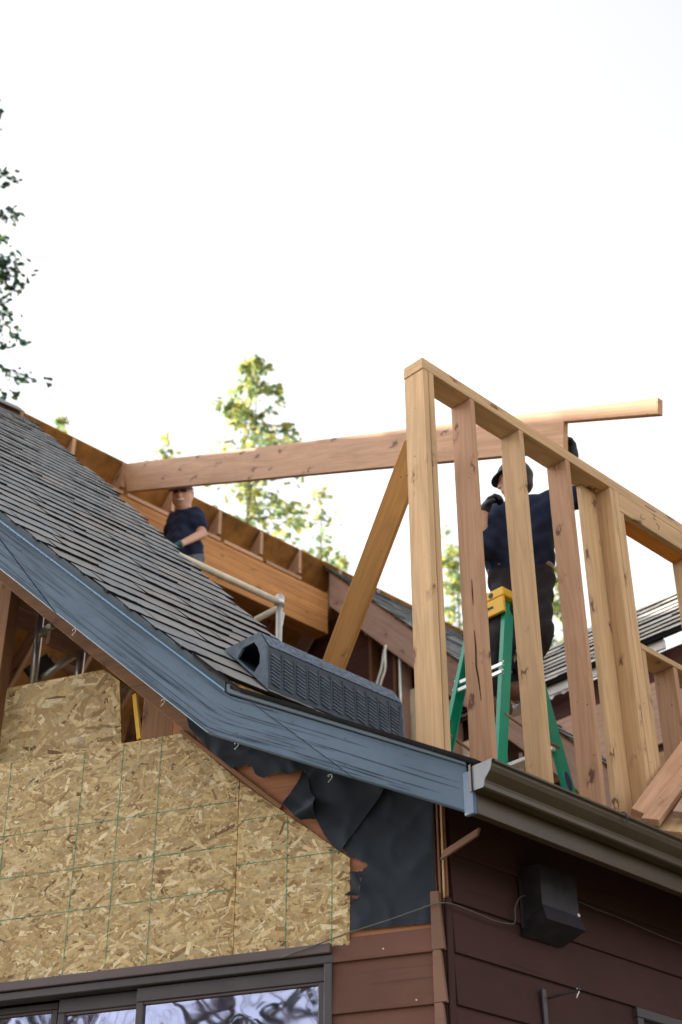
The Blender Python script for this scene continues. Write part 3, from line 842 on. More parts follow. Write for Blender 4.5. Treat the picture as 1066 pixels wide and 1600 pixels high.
# small window low on the side wall
p = onX((994, 1573), 0.03)
SW = wbox('side_window', (0.004, p.y, p.z - 0.045), (0.036, p.y + 0.9, p.z), M['bronze'], HOUSE)
wbox('window_stile', (0.004, p.y, 2.2), (0.035, p.y + 0.045, p.z - 0.046), M['bronze'], SW)
wbox('pane', (0.010, p.y + 0.046, 2.2), (0.014, p.y + 0.9, p.z - 0.046), M['glass'], SW, 0)

# --- ridge beam: glued layers, blocks on top
BX = -5.85
BEAM = wbox('ridge_beam', (BX - 0.17, -2.2, 9.03), (BX - 0.004, 4.845, 9.5), M['glulam'], HOUSE, 0.002, long=1)
nl = 12; lh = 0.495 / nl
for k in range(nl):
    a = rng.uniform(-0.6, 2.5)
    wbox('lamination', (BX - 0.18, -2.2, 9.015 + k * lh), (BX + rng.uniform(-0.0015, 0.0015), 4.84, 9.015 + (k + 1) * lh - 0.0008), M['glulam'], BEAM, 0.001, long=1)
RY = [-1.5, -0.9, -0.3, 0.3, 0.9, 1.5, 2.10, 2.72, 3.33, 3.9, 4.45]
for a, b in zip(RY, RY[1:]):
    wbox('plate_block', (BX - 0.10, a + 0.045, 9.511), (BX + 0.012, b - 0.006, 9.553), M['fir'], HOUSE, 0.002, long=1)
# --- far slope of the roof: aged OSB deck on rafters that end at the ridge
BACK = slab('back_roof', [-13.0, -5.885], lambda x: rake_y(x, 0.3) if x > -6.5 else -2.7, lambda x: 9.5, lambda x: 9.925 + (x + 5.885), 0.015, M['deck_under'], HOUSE)
for y in RY + [5.05, 5.65, 6.25]:
    tz = 9.905
    pts = [(-5.872, tz), (-5.872, tz - 0.285), (-5.99, tz - 0.285), (-6.02, tz - 0.415), (-13.0, tz - 0.285 - 7.11), (-13.0, tz - 7.128)]
    x0, z0 = -5.872, tz
    ex = Vector((-1, 0, -1)).normalized()
    ey = Vector((-1, 0, 1)).normalized()
    pp = [(Vector((x - x0, 0, z - z0)).dot(ex), Vector((x - x0, 0, z - z0)).dot(ey)) for x, z in pts]
    prism('rafter', pp, Vector((x0, y, z0)), ex, ey, -0.02, 0.02, M['weathered'] if y > 5 else M['fir'], BACK, 0.001)
# --- roof beyond the opening: cut edge, deck, shingles
YF = 4.85
def farz(x): return 3.99 - x
exr = Vector((1, 0, -1)).normalized(); eyr = Vector((1, 0, 1)).normalized()
pts = [(-5.845, farz(-5.845) - 0.055), (-0.9, farz(-0.9) - 0.055), (-0.9, farz(-0.9) - 0.47), (-5.845, farz(-5.845) - 0.47)]
pp = [(Vector((x + 5.845, 0, z - 9.835)).dot(exr), Vector((x + 5.845, 0, z - 9.835)).dot(eyr)) for x, z in pts]
FAR = slab('far_roof', [RIDGE_X, -0.9], lambda x: YF, lambda x: 9.5, lambda x: farz(x) - 0.03, 0.024, M['osb_dark'], HOUSE)
o = prism('cut_rafter', pp, Vector((-5.845, YF + 0.005, 9.835)), exr, eyr, -0.04, 0.0, M['weathered'], FAR, 0.002)
def course_mesh(name, rowf, nrow, wtab, th, seed, parent, greys=(0.1, 0.2), tint=(1, 1, 1)):
    """joined shingle tabs: rowf(k) -> (start, along, upslope, length of row)"""
    rr = random.Random(seed); vs = []; fs = []; cols = []
    for k in range(nrow):
        p0, al, upv, ln, ex_ = rowf(k); nrm = al.cross(upv).normalized()
        if nrm.z < 0: nrm = -nrm
        x = -rr.uniform(0, wtab)
        while x < ln:
            w = wtab * rr.uniform(0.8, 1.15); a = max(0, x); b_ = min(ln, x + w - 0.004)
            if b_ - a > 0.02:
                t = th * rr.uniform(0.7, 1.35); j = rr.uniform(-0.005, 0.005); b0 = len(vs)
                for q in (a, b_):
                    base = p0 + al * q
                    vs += [base + upv * j, base + upv * j + nrm * (t + 0.004), base + upv * (ex_ + 0.05) + nrm * 0.004, base + upv * (ex_ + 0.05)]
                fs += [(b0, b0 + 4, b0 + 5, b0 + 1), (b0 + 1, b0 + 5, b0 + 6, b0 + 2), (b0, b0 + 1, b0 + 2, b0 + 3), (b0 + 4, b0 + 7, b0 + 6, b0 + 5), (b0, b0 + 3, b0 + 7, b0 + 4)]
                g = rr.uniform(*greys); c = (g * tint[0] * rr.uniform(0.95, 1.06), g * tint[1], g * tint[2] * rr.uniform(0.94, 1.06), 1)
                dk = (0.02, 0.02, 0.02, 1)
                cols += [dk] * 4 + [c] * 4 + [dk] * 12
            x += w
    o = wmesh(name, vs, fs, M['shingle_far'], parent, recalc=True)
    ca = o.data.color_attributes.new('Col', 'FLOAT_COLOR', 'CORNER')
    ca.data.foreach_set('color', np.array(cols, dtype=np.float32).ravel())
    o['kind'] = 'stuff'
    return o
nr = int((5.05) / (EXPO * math.sqrt(.5)))
course_mesh('shingle_courses', lambda k: (Vector((RIDGE_X + (k + 1) * EXPO * math.sqrt(.5), YF - 0.02, farz(RIDGE_X + (k + 1) * EXPO * math.sqrt(.5)) - 0.026)), Vector((0, 1, 0)), UPS, 4.5, EXPO), nr, 0.3, 0.014, 21, FAR, (0.19, 0.31))

# --- wing roof with its ridge square to the main ridge, sunlight painted into its pale warm shingle colours
WY, WZ = 5.0, 7.50
wl = 1.32; UPW = Vector((0, 1, 1)).normalized()
def wpt(x, s_, dn=0.0): return Vector((x, WY, WZ)) + UPW * s_ + Vector((0, -1, 1)).normalized() * dn
vs = [wpt(x, s_, dn) for x in (-4.4, 4.0) for s_ in (0, wl) for dn in (0, -0.02)]
WING = wmesh('wing_roof', vs, [(0, 1, 3, 2), (4, 6, 7, 5), (0, 4, 5, 1), (2, 3, 7, 6), (0, 2, 6, 4), (1, 5, 7, 3)], M['osb_dark'], HOUSE)
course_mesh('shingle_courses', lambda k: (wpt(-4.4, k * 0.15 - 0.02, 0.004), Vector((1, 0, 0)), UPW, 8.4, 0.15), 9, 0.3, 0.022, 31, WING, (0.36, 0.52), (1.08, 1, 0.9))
wbox('wing_fascia', (-3.55, WY + 0.02, WZ - 0.11), (-1.9, WY + 0.05, WZ - 0.022), M['membrane'], WING)
wbox('wing_fascia', (-1.55, WY + 0.025, WZ - 0.12), (4.0, WY + 0.05, WZ - 0.024), M['weathered'], WING)
wbox('drip_edge', (-3.6, WY - 0.02, WZ - 0.028), (4.0, WY + 0.018, WZ - 0.008), M['butt'], WING)
# wing wall: sheets of pink plywood with dark gaps, torn membrane
wbox('wing_wall', (-3.4, WY + 0.16, 4.1), (4.0, WY + 0.2, WZ - 0.05), M['maroon'], HOUSE, 0)
for x0, x1, z0, z1, m in ((-3.3, -1.75, 6.62, 7.18, 'pinkply'), (-1.74, -0.4, 6.75, 7.22, 'pinkply'), (-3.2, -2.35, 5.9, 6.52, 'pinkply'), (-2.2, -1.2, 6.0, 6.55, 'fir'), (-1.1, 0.2, 5.6, 6.5, 'pinkply'), (-0.3, 1.4, 6.5, 7.1, 'fir_pale'), (-3.35, -2.6, 5.0, 5.8, 'weathered'), (-2.5, -0.8, 5.1, 5.85, 'pinkply')):
    wbox('plywood_sheet', (x0, WY + 0.12, z0), (x1, WY + 0.145, z1), M[m], HOUSE)

# broken framing and offcuts under the wing eave
rj = random.Random(61)
for k in range(22):
    x = rj.uniform(-3.2, 1.2); z = rj.uniform(5.2, 7.25); L = rj.uniform(0.35, 1.1); a = rj.choice((rj.uniform(-0.35, 0.35), rj.uniform(-0.35, 0.35), rj.uniform(0.9, 2.2)))
    d = Vector((math.cos(a), rj.uniform(-0.15, 0.05), math.sin(a)))
    lumber('broken_board', Vector((x, WY + 0.06 - rj.uniform(0, 0.07), z)), Vector((x, WY + 0.06, z)) + d * L, rj.choice((0.09, 0.14, 0.05)), 0.025, Vector((-math.sin(a), rj.uniform(-0.3, 0.3), math.cos(a))), M[rj.choice(('pinkply', 'weathered', 'fir', 'old', 'ply', 'fir_pale'))], HOUSE, 0.002)
# crumpled house wrap under the wing eave
vs = []; fs = []
for i in range(9):
    for j in range(5):
        q = onY((852 + 6 * i, 1072 + 6 * j - 2.6 * i), WY + 0.05)
        vs.append(q + Vector((0, -0.05 * abs(mnoise.noise(Vector((i * 0.9, j * 0.9, 2)))), 0.04 * mnoise.noise(Vector((i * 0.7, j * 0.8, 5))))))
for i in range(8):
    for j in range(4):
        a = i * 5 + j; fs.append((a, a + 5, a + 6, a + 1))
wmesh('house_wrap', vs, fs, M['membrane'], HOUSE, recalc=False)
# --- inside of the opened roof: floor, end wall, studs, insulation
slab('attic_floor', [-12.0, -0.15], lambda x: 0.02 if x > -1 else -3.0, lambda x: 9.0, lambda x: 4.10, 0.03, M['floorply'], HOUSE)
prism('end_wall', [(-3.4, 0), (-3.4, 5.3), (0.0, 5.3), (2.6, 2.75), (2.6, 0)], Vector((-6.0, YF + 0.32, 4.1)), (1, 0, 0), (0, 0, 1), 0.0, 0.04, M['maroon'], HOUSE, 0)
for x in (-5.4, -5.06, -4.94):
    wbox('wall_stud', (x, YF + 0.15, 4.1), (x + 0.04, YF + 0.27, farz(x) - 0.5), M['old'], HOUSE)
x_i = [-4.86, -4.60, -4.22, -3.82, -3.42]
for k, x in enumerate(x_i):
    wbox('wall_stud', (x - 0.03, YF + 0.05, 4.1), (x + 0.012, YF + 0.2, farz(x) - 0.52), M['weathered'], HOUSE)
def batt(x0, x1, z0, z1, y, seed):
    vs = []; fs = []; nx, nz = 8, 30
    for i in range(nx + 1):
        for j in range(nz + 1):
            x = x0 + (x1 - x0) * i / nx; z = z0 + (z1 - z0) * j / nz
            ed = math.sin(math.pi * i / nx) ** 0.5
            vs.append((x, y - 0.05 * ed * (0.6 + 0.8 * mnoise.noise(Vector((x * 6, z * 4, seed)))) - 0.02 * mnoise.noise(Vector((x * 22, z * 16, seed))), z))
    for i in range(nx):
        for j in range(nz):
            a = i * (nz + 1) + j; fs.append((a, a + nz + 1, a + nz + 2, a + 1))
    return wmesh('insulation_batt', vs, fs, M['insul'], HOUSE, True, recalc=False)
for k in range(4):
    batt(x_i[k] + 0.015, x_i[k + 1] - 0.035, 5.0, farz(x_i[k + 1]) - 0.55, YF + 0.16, k)

# --- the rest of the walls, down to the ground and round the prow
ridge_y = SG / CG * RIDGE_X
ut = RIDGE_X / CG
gprism('prow_wall', [(ut, 0.0), (-3.25, 0.0), (-3.25, 6.35), (ut, 9.2)], -0.05, 0.0, M['siding'], HOUSE, 0)
gprism('lower_wall', [(-3.25, 0.0), (-0.52, 0.0), (-0.52, 1.88), (-3.25, 1.88)], -0.05, 0.0, M['siding'], HOUSE, 0)
gprism('lower_wall', [(-0.52, 0.0), (0.0, 0.0), (0.0, 1.99), (-0.52, 1.99)], -0.05, 0.0, M['siding'], HOUSE, 0)
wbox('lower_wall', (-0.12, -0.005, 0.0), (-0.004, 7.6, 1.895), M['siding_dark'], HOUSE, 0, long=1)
GD2 = Vector((-CG, SG, 0))
prism('prow_wall', [(0.05, 0.0), (6.5, 0.0), (6.5, 3.2), (0.05, 9.2)], Vector((RIDGE_X, ridge_y, 0)), GD2, Z, 0.0, 0.05, M['siding'], HOUSE, 0)
wbox('rear_wall', (-11.9, 0.0, 0.0), (-11.8, 9.5, 3.6), M['siding'], HOUSE, 0, long=1)
# --- nail heads in the panels, the rake boards and the siding
def nails(name, pts, r, mat):
    vs = []; fs = []
    for p in pts:
        b = len(vs); k = 7
        for i in range(k):
            a = 2 * math.pi * i / k; vs.append(p + GD * (r * math.cos(a)) + Z * (r * math.sin(a)))
        fs.append(tuple(range(b, b + k)))
    o = wmesh(name, vs, fs, mat, HOUSE, recalc=False); o['kind'] = 'stuff'
nr_ = random.Random(5); pn = []
for poly in (main_uz, right_uz):
    for (a, b) in zip(poly, poly[1:] + poly[:1]):
        L = math.hypot(b[0] - a[0], b[1] - a[1]); m = max(1, int(L / 0.15)); cu = sum(p[0] for p in poly) / len(poly); cz_ = sum(p[1] for p in poly) / len(poly)
        for i in range(m):
            t = (i + 0.5) / m; u = a[0] + (b[0] - a[0]) * t; z = a[1] + (b[1] - a[1]) * t
            d = Vector((cu - u, cz_ - z)).normalized() * 0.014
            pn.append(gw(u + d.x + nr_.uniform(-0.01, 0.01), 0.0142, z + d.y))
for px in ((134, 1172, 97.3, 1526), (254, 1152, 228.5, 1511), (450, 1275, 446, 1487)):
    for i in range(8):
        t = (i + nr_.uniform(0.3, 0.7)) / 8; q = guz((px[0] + (px[2] - px[0]) * t + 0.8, px[1] + (px[3] - px[1]) * t), 0.0142)
        pn.append(gw(q[0], 0.0142, q[1]))
nails('nail_heads', pn, 0.0032, M['darksteel'])
pn = []
for i in range(13):
    x = -2.7 + i * 0.235
    for f in (0.2, 0.78):
        pn.append(gw(xu(x, FO) + nr_.uniform(-0.01, 0.01), FO + 0.0046, botz(x) + (topz(x) - botz(x)) * (f + nr_.uniform(-0.05, 0.05))))
nails('nail_heads', pn, 0.0035, M['slate'])
pn = [gw(-0.27, 0.0215, 3.425), gw(-0.13, 0.024, 3.2)]
nails('nail_heads', pn, 0.0035, M['zinc'])

# ------------------------------------------------------------------ gutter along the eave
G = thing('gutter', 'olive brown metal gutter running along the eave below the new studs', 'gutter', (0.45, -0.25, 3.9))
prof = [(0.407, 4.008), (0.407, 3.905), (0.412, 3.9), (0.462, 3.9), (0.468, 3.906), (0.470, 3.922), (0.474, 3.934), (0.488, 3.948), (0.504, 3.966), (0.512, 3.985), (0.514, 4.002), (0.520, 4.010), (0.528, 4.008), (0.529, 3.998)]
inner = [(0.526, 4.000), (0.520, 4.006), (0.516, 4.000), (0.510, 3.986), (0.501, 3.968), (0.486, 3.951), (0.471, 3.936), (0.467, 3.923), (0.465, 3.908), (0.461, 3.904), (0.413, 3.904), (0.411, 3.906), (0.410, 4.008)]
ring = prof + inner
ys = [-0.25 + 0.5 * k for k in range(17)]
vs = []; fs = []
for i, y in enumerate(ys):
    for (x, z) in ring:
        vs.append((x + 0.003 * math.sin(y * 2.1), y, z - 0.004 * math.sin(y * 1.3 + 1)))
n = len(ring)
for i in range(len(ys) - 1):
    for k in range(n):
        fs.append((i * n + k, i * n + (k + 1) % n, (i + 1) * n + (k + 1) % n, (i + 1) * n + k))
wmesh('gutter_trough', vs, fs, M['gutter'], G)
o = prism('end_cap', [(x - 0.4, z - 3.9) for x, z in prof[:12]] , Vector((0.4, -0.249, 3.9)), (1, 0, 0), (0, 0, 1), 0.0, 0.004, M['gutter_end'], G, 0.001)
prism('end_flange', [(0.0, -0.004), (0.012, -0.004), (0.012, 0.118), (0.0, 0.112)], Vector((0.394, -0.254, 3.9)), (1, 0, 0), (0, 0, 1), 0.0, 0.006, M['gutter'], G, 0.001)
for k, y in enumerate((0.62, 2.2, 3.8)):
    p = Vector((0.524, y, 4.006))
    tube('hanger_clip', smoothline([p + Vector(v) for v in ((-0.11, 0, 0.0), (-0.02, 0, 0.012), (0.006, 0.004, 0.004), (0.008, 0.006, -0.02), (0.002, 0.01, -0.03))], 3), 0.004, M['darksteel'], G, 6)
# shingle drip lip over the gutter
# bent strip of flashing hanging below the rake end
a = onX((688, 1343), 0.05); b = onX((745, 1305), 0.22)
d = (b - a)
vs = [a, a + Vector((0.02, 0, 0.035)), b + Vector((0.012, 0, 0.03)), b, a + Vector((0, 0.012, 0)), a + Vector((0.024, 0.012, 0.033)), b + Vector((0.016, 0.012, 0.028)), b + Vector((0, 0.012, 0))]
o = wmesh('flashing_strip', vs, [(0, 1, 2, 3), (4, 7, 6, 5), (0, 4, 5, 1), (3, 2, 6, 7), (0, 3, 7, 4), (1, 5, 6, 2)], M['siding_trim'])
setp(o, 'loose bent flashing strip sticking out under the eave at the corner', 'flashing')

# ------------------------------------------------------------------ new stud wall
SWL = thing('stud_wall', 'new timber stud wall with double top plate standing on the eave', 'stud wall', (-0.07, 0.0, 4.10))
ZP = 6.486                                           # underside of the plates
D = 0.14; T = 0.038
def stud(y, z0=4.14, z1=ZP - 0.001, mat='fir', x1=0.0, dpt=D, th=T, name='stud', lean=0.0):
    return lumber(name, (x1 - dpt / 2, y + th / 2, z0), (x1 - dpt / 2, y + th / 2 + lean, z1), dpt, th, (1, 0, 0), M[mat], SWL, 0.003)
YE = 4.75
wbox('sole_plate', (-D, 0.005, 4.101), (0, YE, 4.139), M['fir'], SWL, 0.003, long=1)
wbox('top_plate', (-D, 0.002, ZP), (0.001, YE, ZP + T), M['fir_pale'], SWL, 0.003, long=1)
wbox('top_plate', (-D - 0.003, 0.009, ZP + T + 0.004), (-0.006, YE, ZP + 2 * T + 0.004), M['fir_pale'], SWL, 0.003, long=1)
stud(0.007, mat='fir_pale'); stud(0.0465, mat='fir_pale', x1=0.004)
stud(0.374, mat='fir', lean=0.004); stud(0.789, mat='fir_pale'); stud(1.207, mat='fir', lean=-0.003)
# backing stud set flat, king stud and trimmers
lumber('backing_stud', (-0.121, 1.617 - 0.07, 4.14), (-0.121, 1.617 - 0.07, ZP - 0.001), 0.138, T, (0, 1, 0), M['fir_pale'], SWL)
stud(1.619, mat='fir_pale'); stud(1.6585, mat='fir_pale', x1=0.003)
HZ = 6.348                                           # underside of the header
stud(1.698, z1=HZ - 0.001, mat='fir_pale', x1=-0.001, name='trimmer')
YR = 2.42                                            # other side of the opening
wbox('header', (-0.04, 1.698, HZ), (0.0015, YR + 0.04, ZP - 0.001), M['fir_pale'], SWL, 0.003, long=1)
wbox('header', (-D, 1.698, HZ + 0.001), (-0.041, YR + 0.04, ZP - 0.001), M['orange'], SWL, 0.002, long=1)  # inner half and underside wear the painted bounce glow
stud(YR, z1=HZ - 0.001, mat='fir_pale', name='trimmer'); stud(YR + 0.041, mat='fir'); stud(YR + 0.45, mat='fir'); stud(YR + 0.86, mat='fir'); stud(YR + 1.27, mat='fir'); stud(YR + 1.68, mat='fir')
ZS = 5.44
wbox('rough_sill', (-D, 1.7375, ZS), (0.002, YR - 0.001, ZS + T), M['fir_pale'], SWL, 0.003, long=1)
stud(1.7375, z1=ZS - 0.001, mat='fir_pale', name='cripple_stud'); stud(2.04, z1=ZS - 0.001, mat='fir', name='cripple_stud'); stud(2.34, z1=ZS - 0.001, mat='fir', name='cripple_stud')
# carpenter's pencil marks on the header
for pts in (((1008, 790), (1016, 795), (1025, 800)), ((1004, 803), (1001, 807), (1004, 811), (1009, 810)), ((1019, 804), (1024, 806), (1021, 810), (1026, 813)), ((1025, 818), (1030, 823), (1029, 828))):
    tube('pencil_mark', smoothline([onX(q, 0.0022) for q in pts], 4), 0.0016, M['darksteel'], SWL, 5)
# long drying split in the second stud
cr = [onY(q, 0.3732) for q in ((741, 985), (743.5, 1012), (744, 1040), (748, 1062), (752, 1095))]
tube('split', cr, [0.0012, 0.0028, 0.0032, 0.003, 0.001], M['butt'], SWL, 5)
cr = [onY(q, 0.3732) for q in ((737, 905), (738, 925), (739.5, 945))]
tube('split', cr, [0.001, 0.0025, 0.001], M['butt'], SWL, 5)
# ------------------------------------------------------------------ diagonal brace
pa = at((641, 716), 6.9); pb = at((519, 1040), 7.35)
pa = onX((640, 712), -0.16); pa = Vector((-0.16, 0.06, 6.05))
pb = onY((519, 1046), 0.62)
top_c = onY((641, 722), 0.16)
d = (top_c - pb).normalized()
BR = lumber('brace', pb - d * 0.5, top_c + d * 0.10, 0.14, 0.038, Vector((0.62, -0.78, -0.05)).cross(d), M['gold'], None, 0.003)
setp(BR, 'single plank leaning diagonally against the inner side of the first stud', 'brace')

# ------------------------------------------------------------------ rafter being set, notched tail
ne = at((888, 662), 7.32)                      # notch corner
le = onX((200, 769), BX + 0.02)                # foot of the upper end
hd = Vector((ne.x - le.x, ne.y - le.y, 0)); hl = hd.length; hd.normalize()
tail = at((1037, 650), 7.32 + 0.0)
# work in the rafter's own upright plane: distance along hd, height
def raft(px):
    nrm = hd.cross(Z)
    p = onplane(px, nrm, nrm.dot(ne)); return ((p - ne).dot(hd), p.z - ne.z)
rp = [raft(q) for q in ((198, 727), (640, 674), (1036, 625.5), (1036, 650.5), (888, 662), (888, 707), (640, 731), (204, 770))]
# straight edges: fit the top and the bottom line
m_top = (rp[2][1] - rp[0][1]) / (rp[2][0] - rp[0][0])
bot0, bot1 = rp[7], rp[5]
exf = (hd + Z * m_top).normalized(); eyf = (Z - exf * Z.dot(exf)).normalized()
def loc(p):
    v = hd * p[0] + Z * p[1]; return (v.dot(exf), v.dot(eyf))
poly = [loc(p) for p in (rp[0], rp[2], rp[3], rp[4], rp[5], rp[7])]
RAF = prism('rafter', poly, ne, exf, eyf, 0.0, 0.04, M['fir'], None, 0.003)
setp(RAF, 'long new rafter with notched thin tail carried between the two workers', 'rafter')

# ------------------------------------------------------------------ step ladder
FL = 4.10
capR = onZ((803, 930), 5.97)
LD = thing('step_ladder', 'green fibreglass step ladder with yellow top inside the stud wall', 'ladder', (capR.x - 0.2, capR.y, FL))
cz = 5.97
cx = capR.x; cy = capR.y
def chan(name, p0, p1, wide, thick, widedir, mat, parent):
    """channel rail: web with two flanges"""
    p0 = Vector(p0); p1 = Vector(p1); L = (p1 - p0).length; w = wide / 2; t = 0.006
    pr = [(-w, 0), (w, 0), (w, thick), (w - t, thick), (w - t, t), (-w + t, t), (-w + t, thick), (-w, thick)]
    vs = [(l, a, b) for l in (0, L) for a, b in pr]; n = len(pr)
    fs = [tuple(range(n - 1, -1, -1)), tuple(range(n, 2 * n))] + [(i, (i + 1) % n, n + (i + 1) % n, n + i) for i in range(n)]
    return link(name, bev(mesh_from(vs, fs, name), 0.0015), mat, parent, frame(p0, p1 - p0, widedir))
b1 = onZ((790, 1195), 4.55); 
def ext(p, q, z):
    return p + (q - p) * ((z - p.z) / (q.z - p.z))
fx = 0.30
tops = {'R1': Vector((cx - 0.01, cy - 0.03, cz - 0.06)), 'R3': Vector((cx - 0.01 - fx, cy - 0.03, cz - 0.06)), 'R2': Vector((cx - 0.01, cy + 0.07, cz - 0.06)), 'R4': Vector((cx - 0.01 - fx, cy + 0.07, cz - 0.06))}
bots = {'R1': Vector((cx + 0.13, cy - 0.47, FL)), 'R3': Vector((cx - fx - 0.10, cy - 0.52, FL)), 'R2': Vector((cx + 0.12, cy + 0.42, FL)), 'R4': Vector((cx - fx - 0.12, cy + 0.36, FL))}
for k in ('R1', 'R3', 'R2', 'R4'):
    chan('side_rail', bots[k] + Z * 0.02, tops[k], 0.085 if k in ('R2', 'R4') else 0.075, 0.032, (0, -1, 0) if k in ('R3', 'R4') else (0, 1, 0), M['green'], LD)
    wbox('foot', bots[k] + Vector((-0.03, -0.04, 0)), bots[k] + Vector((0.03, 0.04, 0.02)), M['hood'], LD)
CAP = prism('ladder_cap', [(0.0, 0.0), (0.0, 0.055), (-0.015, 0.06), (-fx - 0.02, 0.06), (-fx - 0.035, 0.055), (-fx - 0.035, 0.0)], Vector((cx + 0.025, cy + 0.14, cz - 0.055)), (1, 0, 0), (0, 0, 1), 0.0, 0.27, M['yellow'], LD, 0.006)
wbox('cap_apron', (cx + 0.02, cy - 0.128, cz - 0.16), (cx - fx + 0.0, cy - 0.108, cz - 0.056), M['yellow'], CAP, 0.004)
wbox('tool_slot', (cx - 0.06, cy - 0.131, cz - 0.115), (cx - 0.16, cy - 0.1285, cz - 0.10), M['hood'], CAP, 0)
for hx in (0.07, 0.17, 0.26):
    tube('tool_hole', [Vector((cx - hx, cy - 0.1315, cz - 0.028)), Vector((cx - hx, cy - 0.1285, cz - 0.028))], 0.018, M['hood'], CAP, 12)
def rail_at(k, z): return ext(bots[k], tops[k], z)
for i in range(5):
    z = FL + 0.31 * (i + 1)
    a, b = rail_at('R4', z), rail_at('R2', z)
    wbox('step', (a.x, a.y - 0.04, z - 0.025), (b.x, a.y + 0.045, z), M['alu'], LD, 0.003)
for z in (FL + 0.28, FL + 0.62, FL + 1.28):
    for dz, k in ((0, 0), (0.055, 1)):
        a, b = rail_at('R3', z + dz), rail_at('R1', z + dz)
        if k == 0 or z > FL + 1:
            wbox('cross_bar', (a.x, a.y - 0.032, z + dz - 0.012), (b.x, a.y - 0.018, z + dz + 0.012), M['alu'], LD, 0.002)
for ka, kb in (('R1', 'R2'), ('R3', 'R4')):
    a, b = rail_at(ka, FL + 1.0), rail_at(kb, FL + 0.94)
    tube('spreader', [a, (a + b) / 2 - Z * 0.015, b], 0.009, M['belt'], LD, 8)
for k in ('R1', 'R3'):
    for z in (FL + 0.28, FL + 0.62, FL + 1.28, FL + 1.34):
        p = rail_at(k, z)
        for dy in (-0.012, 0.012):
            tube('rivet', [p + Vector((0.0, -0.036, dy)), p + Vector((0.0, -0.0305, dy))], 0.005, M['alu'], LD, 6)
# printed lettering on the right-hand rail: a dark oval badge and white capitals
p0 = rail_at('R2', FL + 0.42); p1 = rail_at('R2', FL + 0.12)
axd = (p1 - p0).normalized()
def text_on(body, origin, ex, ey, size, mat, parent, name='lettering', italic=0.0):
    cu = bpy.data.curves.new(name, 'FONT'); cu.body = body; cu.size = size; cu.extrude = 0.0004; cu.shear = italic
    cu.align_x = 'LEFT'; cu.align_y = 'CENTER'
    tmp = bpy.data.objects.new(name, cu)
    COL.objects.link(tmp)
    dg = bpy.context.evaluated_depsgraph_get()
    me = bpy.data.meshes.new_from_object(tmp.evaluated_get(dg))
    COL.objects.unlink(tmp); bpy.data.objects.remove(tmp)
    return link(name, me, mat, parent, frame(origin, ex, ey))
rx = max(p0.x, p1.x) + 0.0015
bx_ = 0.0
ezr = Vector((1, 0, 0)); exl = -axd
exl = exl - ezr * exl.dot(ezr); exl.normalize(); eyl = ezr.cross(exl)
ctr = rail_at('R2', FL + 0.74)
M['badge'] = plain('dark_blue_badge', (0.01, 0.015, 0.09), 0.5)
# the rail leans outwards a little: lay the print on the rail's own outer face
rdir = (tops['R2'] - bots['R2']).normalized(); fwid = Vector((0, 1, 0)); fnor = rdir.cross(fwid).normalized()
if fnor.x < 0: fnor = -fnor
fwid = fnor.cross(rdir).normalized()
pts = [ctr + rdir * (0.06 * math.cos(a)) + fwid * (0.026 * math.sin(a)) + fnor * 0.0006 for a in [2 * math.pi * k / 20 for k in range(20)]]
pts2 = [p + fnor * 0.001 for p in pts]
wmesh('badge', pts + pts2, [tuple(range(20)), tuple(range(39, 19, -1))] + [(i, (i + 1) % 20, 20 + (i + 1) % 20, 20 + i) for i in range(20)], M['badge'], LD)
text_on('WERNER', ctr - rdir * 0.07 + fnor * 0.0012, -rdir, -fwid, 0.05, M['white'], LD, 'lettering', 0.2)

# ------------------------------------------------------------------ black moulded vent box lying on the roof
YB0, YB1 = -0.40, 0.56
ends = [onY(q, YB0) for q in ((351, 1019.5), (404, 988), (416, 1008.5), (416, 1077))]
bo = Vector((ends[3].x, YB0, ends[3].z))
VB = thing('vent_box', 'long black moulded plastic box with slotted side lying on the roof', 'plastic box', bo)
E2 = [(p.x - bo.x, p.z - bo.z) for p in ends]
E2[0] = (E2[0][0], max(E2[0][1], -E2[0][0] + 0.012)); E2[3] = (0.0, 0.01)
def ins(poly, k, d=(0, 0)):
    cx_ = sum(p[0] for p in poly) / len(poly) + d[0]; cz_ = sum(p[1] for p in poly) / len(poly) + d[1]
    return [(cx_ + (p[0] - cx_) * k, cz_ + (p[1] - cz_) * k) for p in poly]
# shell: four side walls, near end plate with a six sided hole, far end the same
n = 4
inn = ins(E2, 0.9)
vs = [Vector((bo.x + a, y, bo.z + b)) for y in (YB0 + 0.012, YB1 - 0.012) for a, b in E2] + [Vector((bo.x + a, y, bo.z + b)) for y in (YB0 + 0.012, YB1 - 0.012) for a, b in inn]
fs = []
for i in range(4):
    j = (i + 1) % 4
    fs += [(i, j, 4 + j, 4 + i), (8 + i, 12 + i, 12 + j, 8 + j), (i, 8 + i, 8 + j, j), (4 + i, 4 + j, 12 + j, 12 + i)]
wmesh('shell', vs, fs, M['blackplastic'], VB)
cx_, cz_ = sum(p[0] for p in E2) / 4 + 0.035, sum(p[1] for p in E2) / 4 - 0.005
hole = [onY(q, YB0) for q in ((371, 1029), (380, 1012), (397, 1003), (403, 1012), (406.5, 1024), (405.5, 1037), (397, 1051), (384, 1041))]
H2 = [(p.x - bo.x, p.z - bo.z) for p in hole]
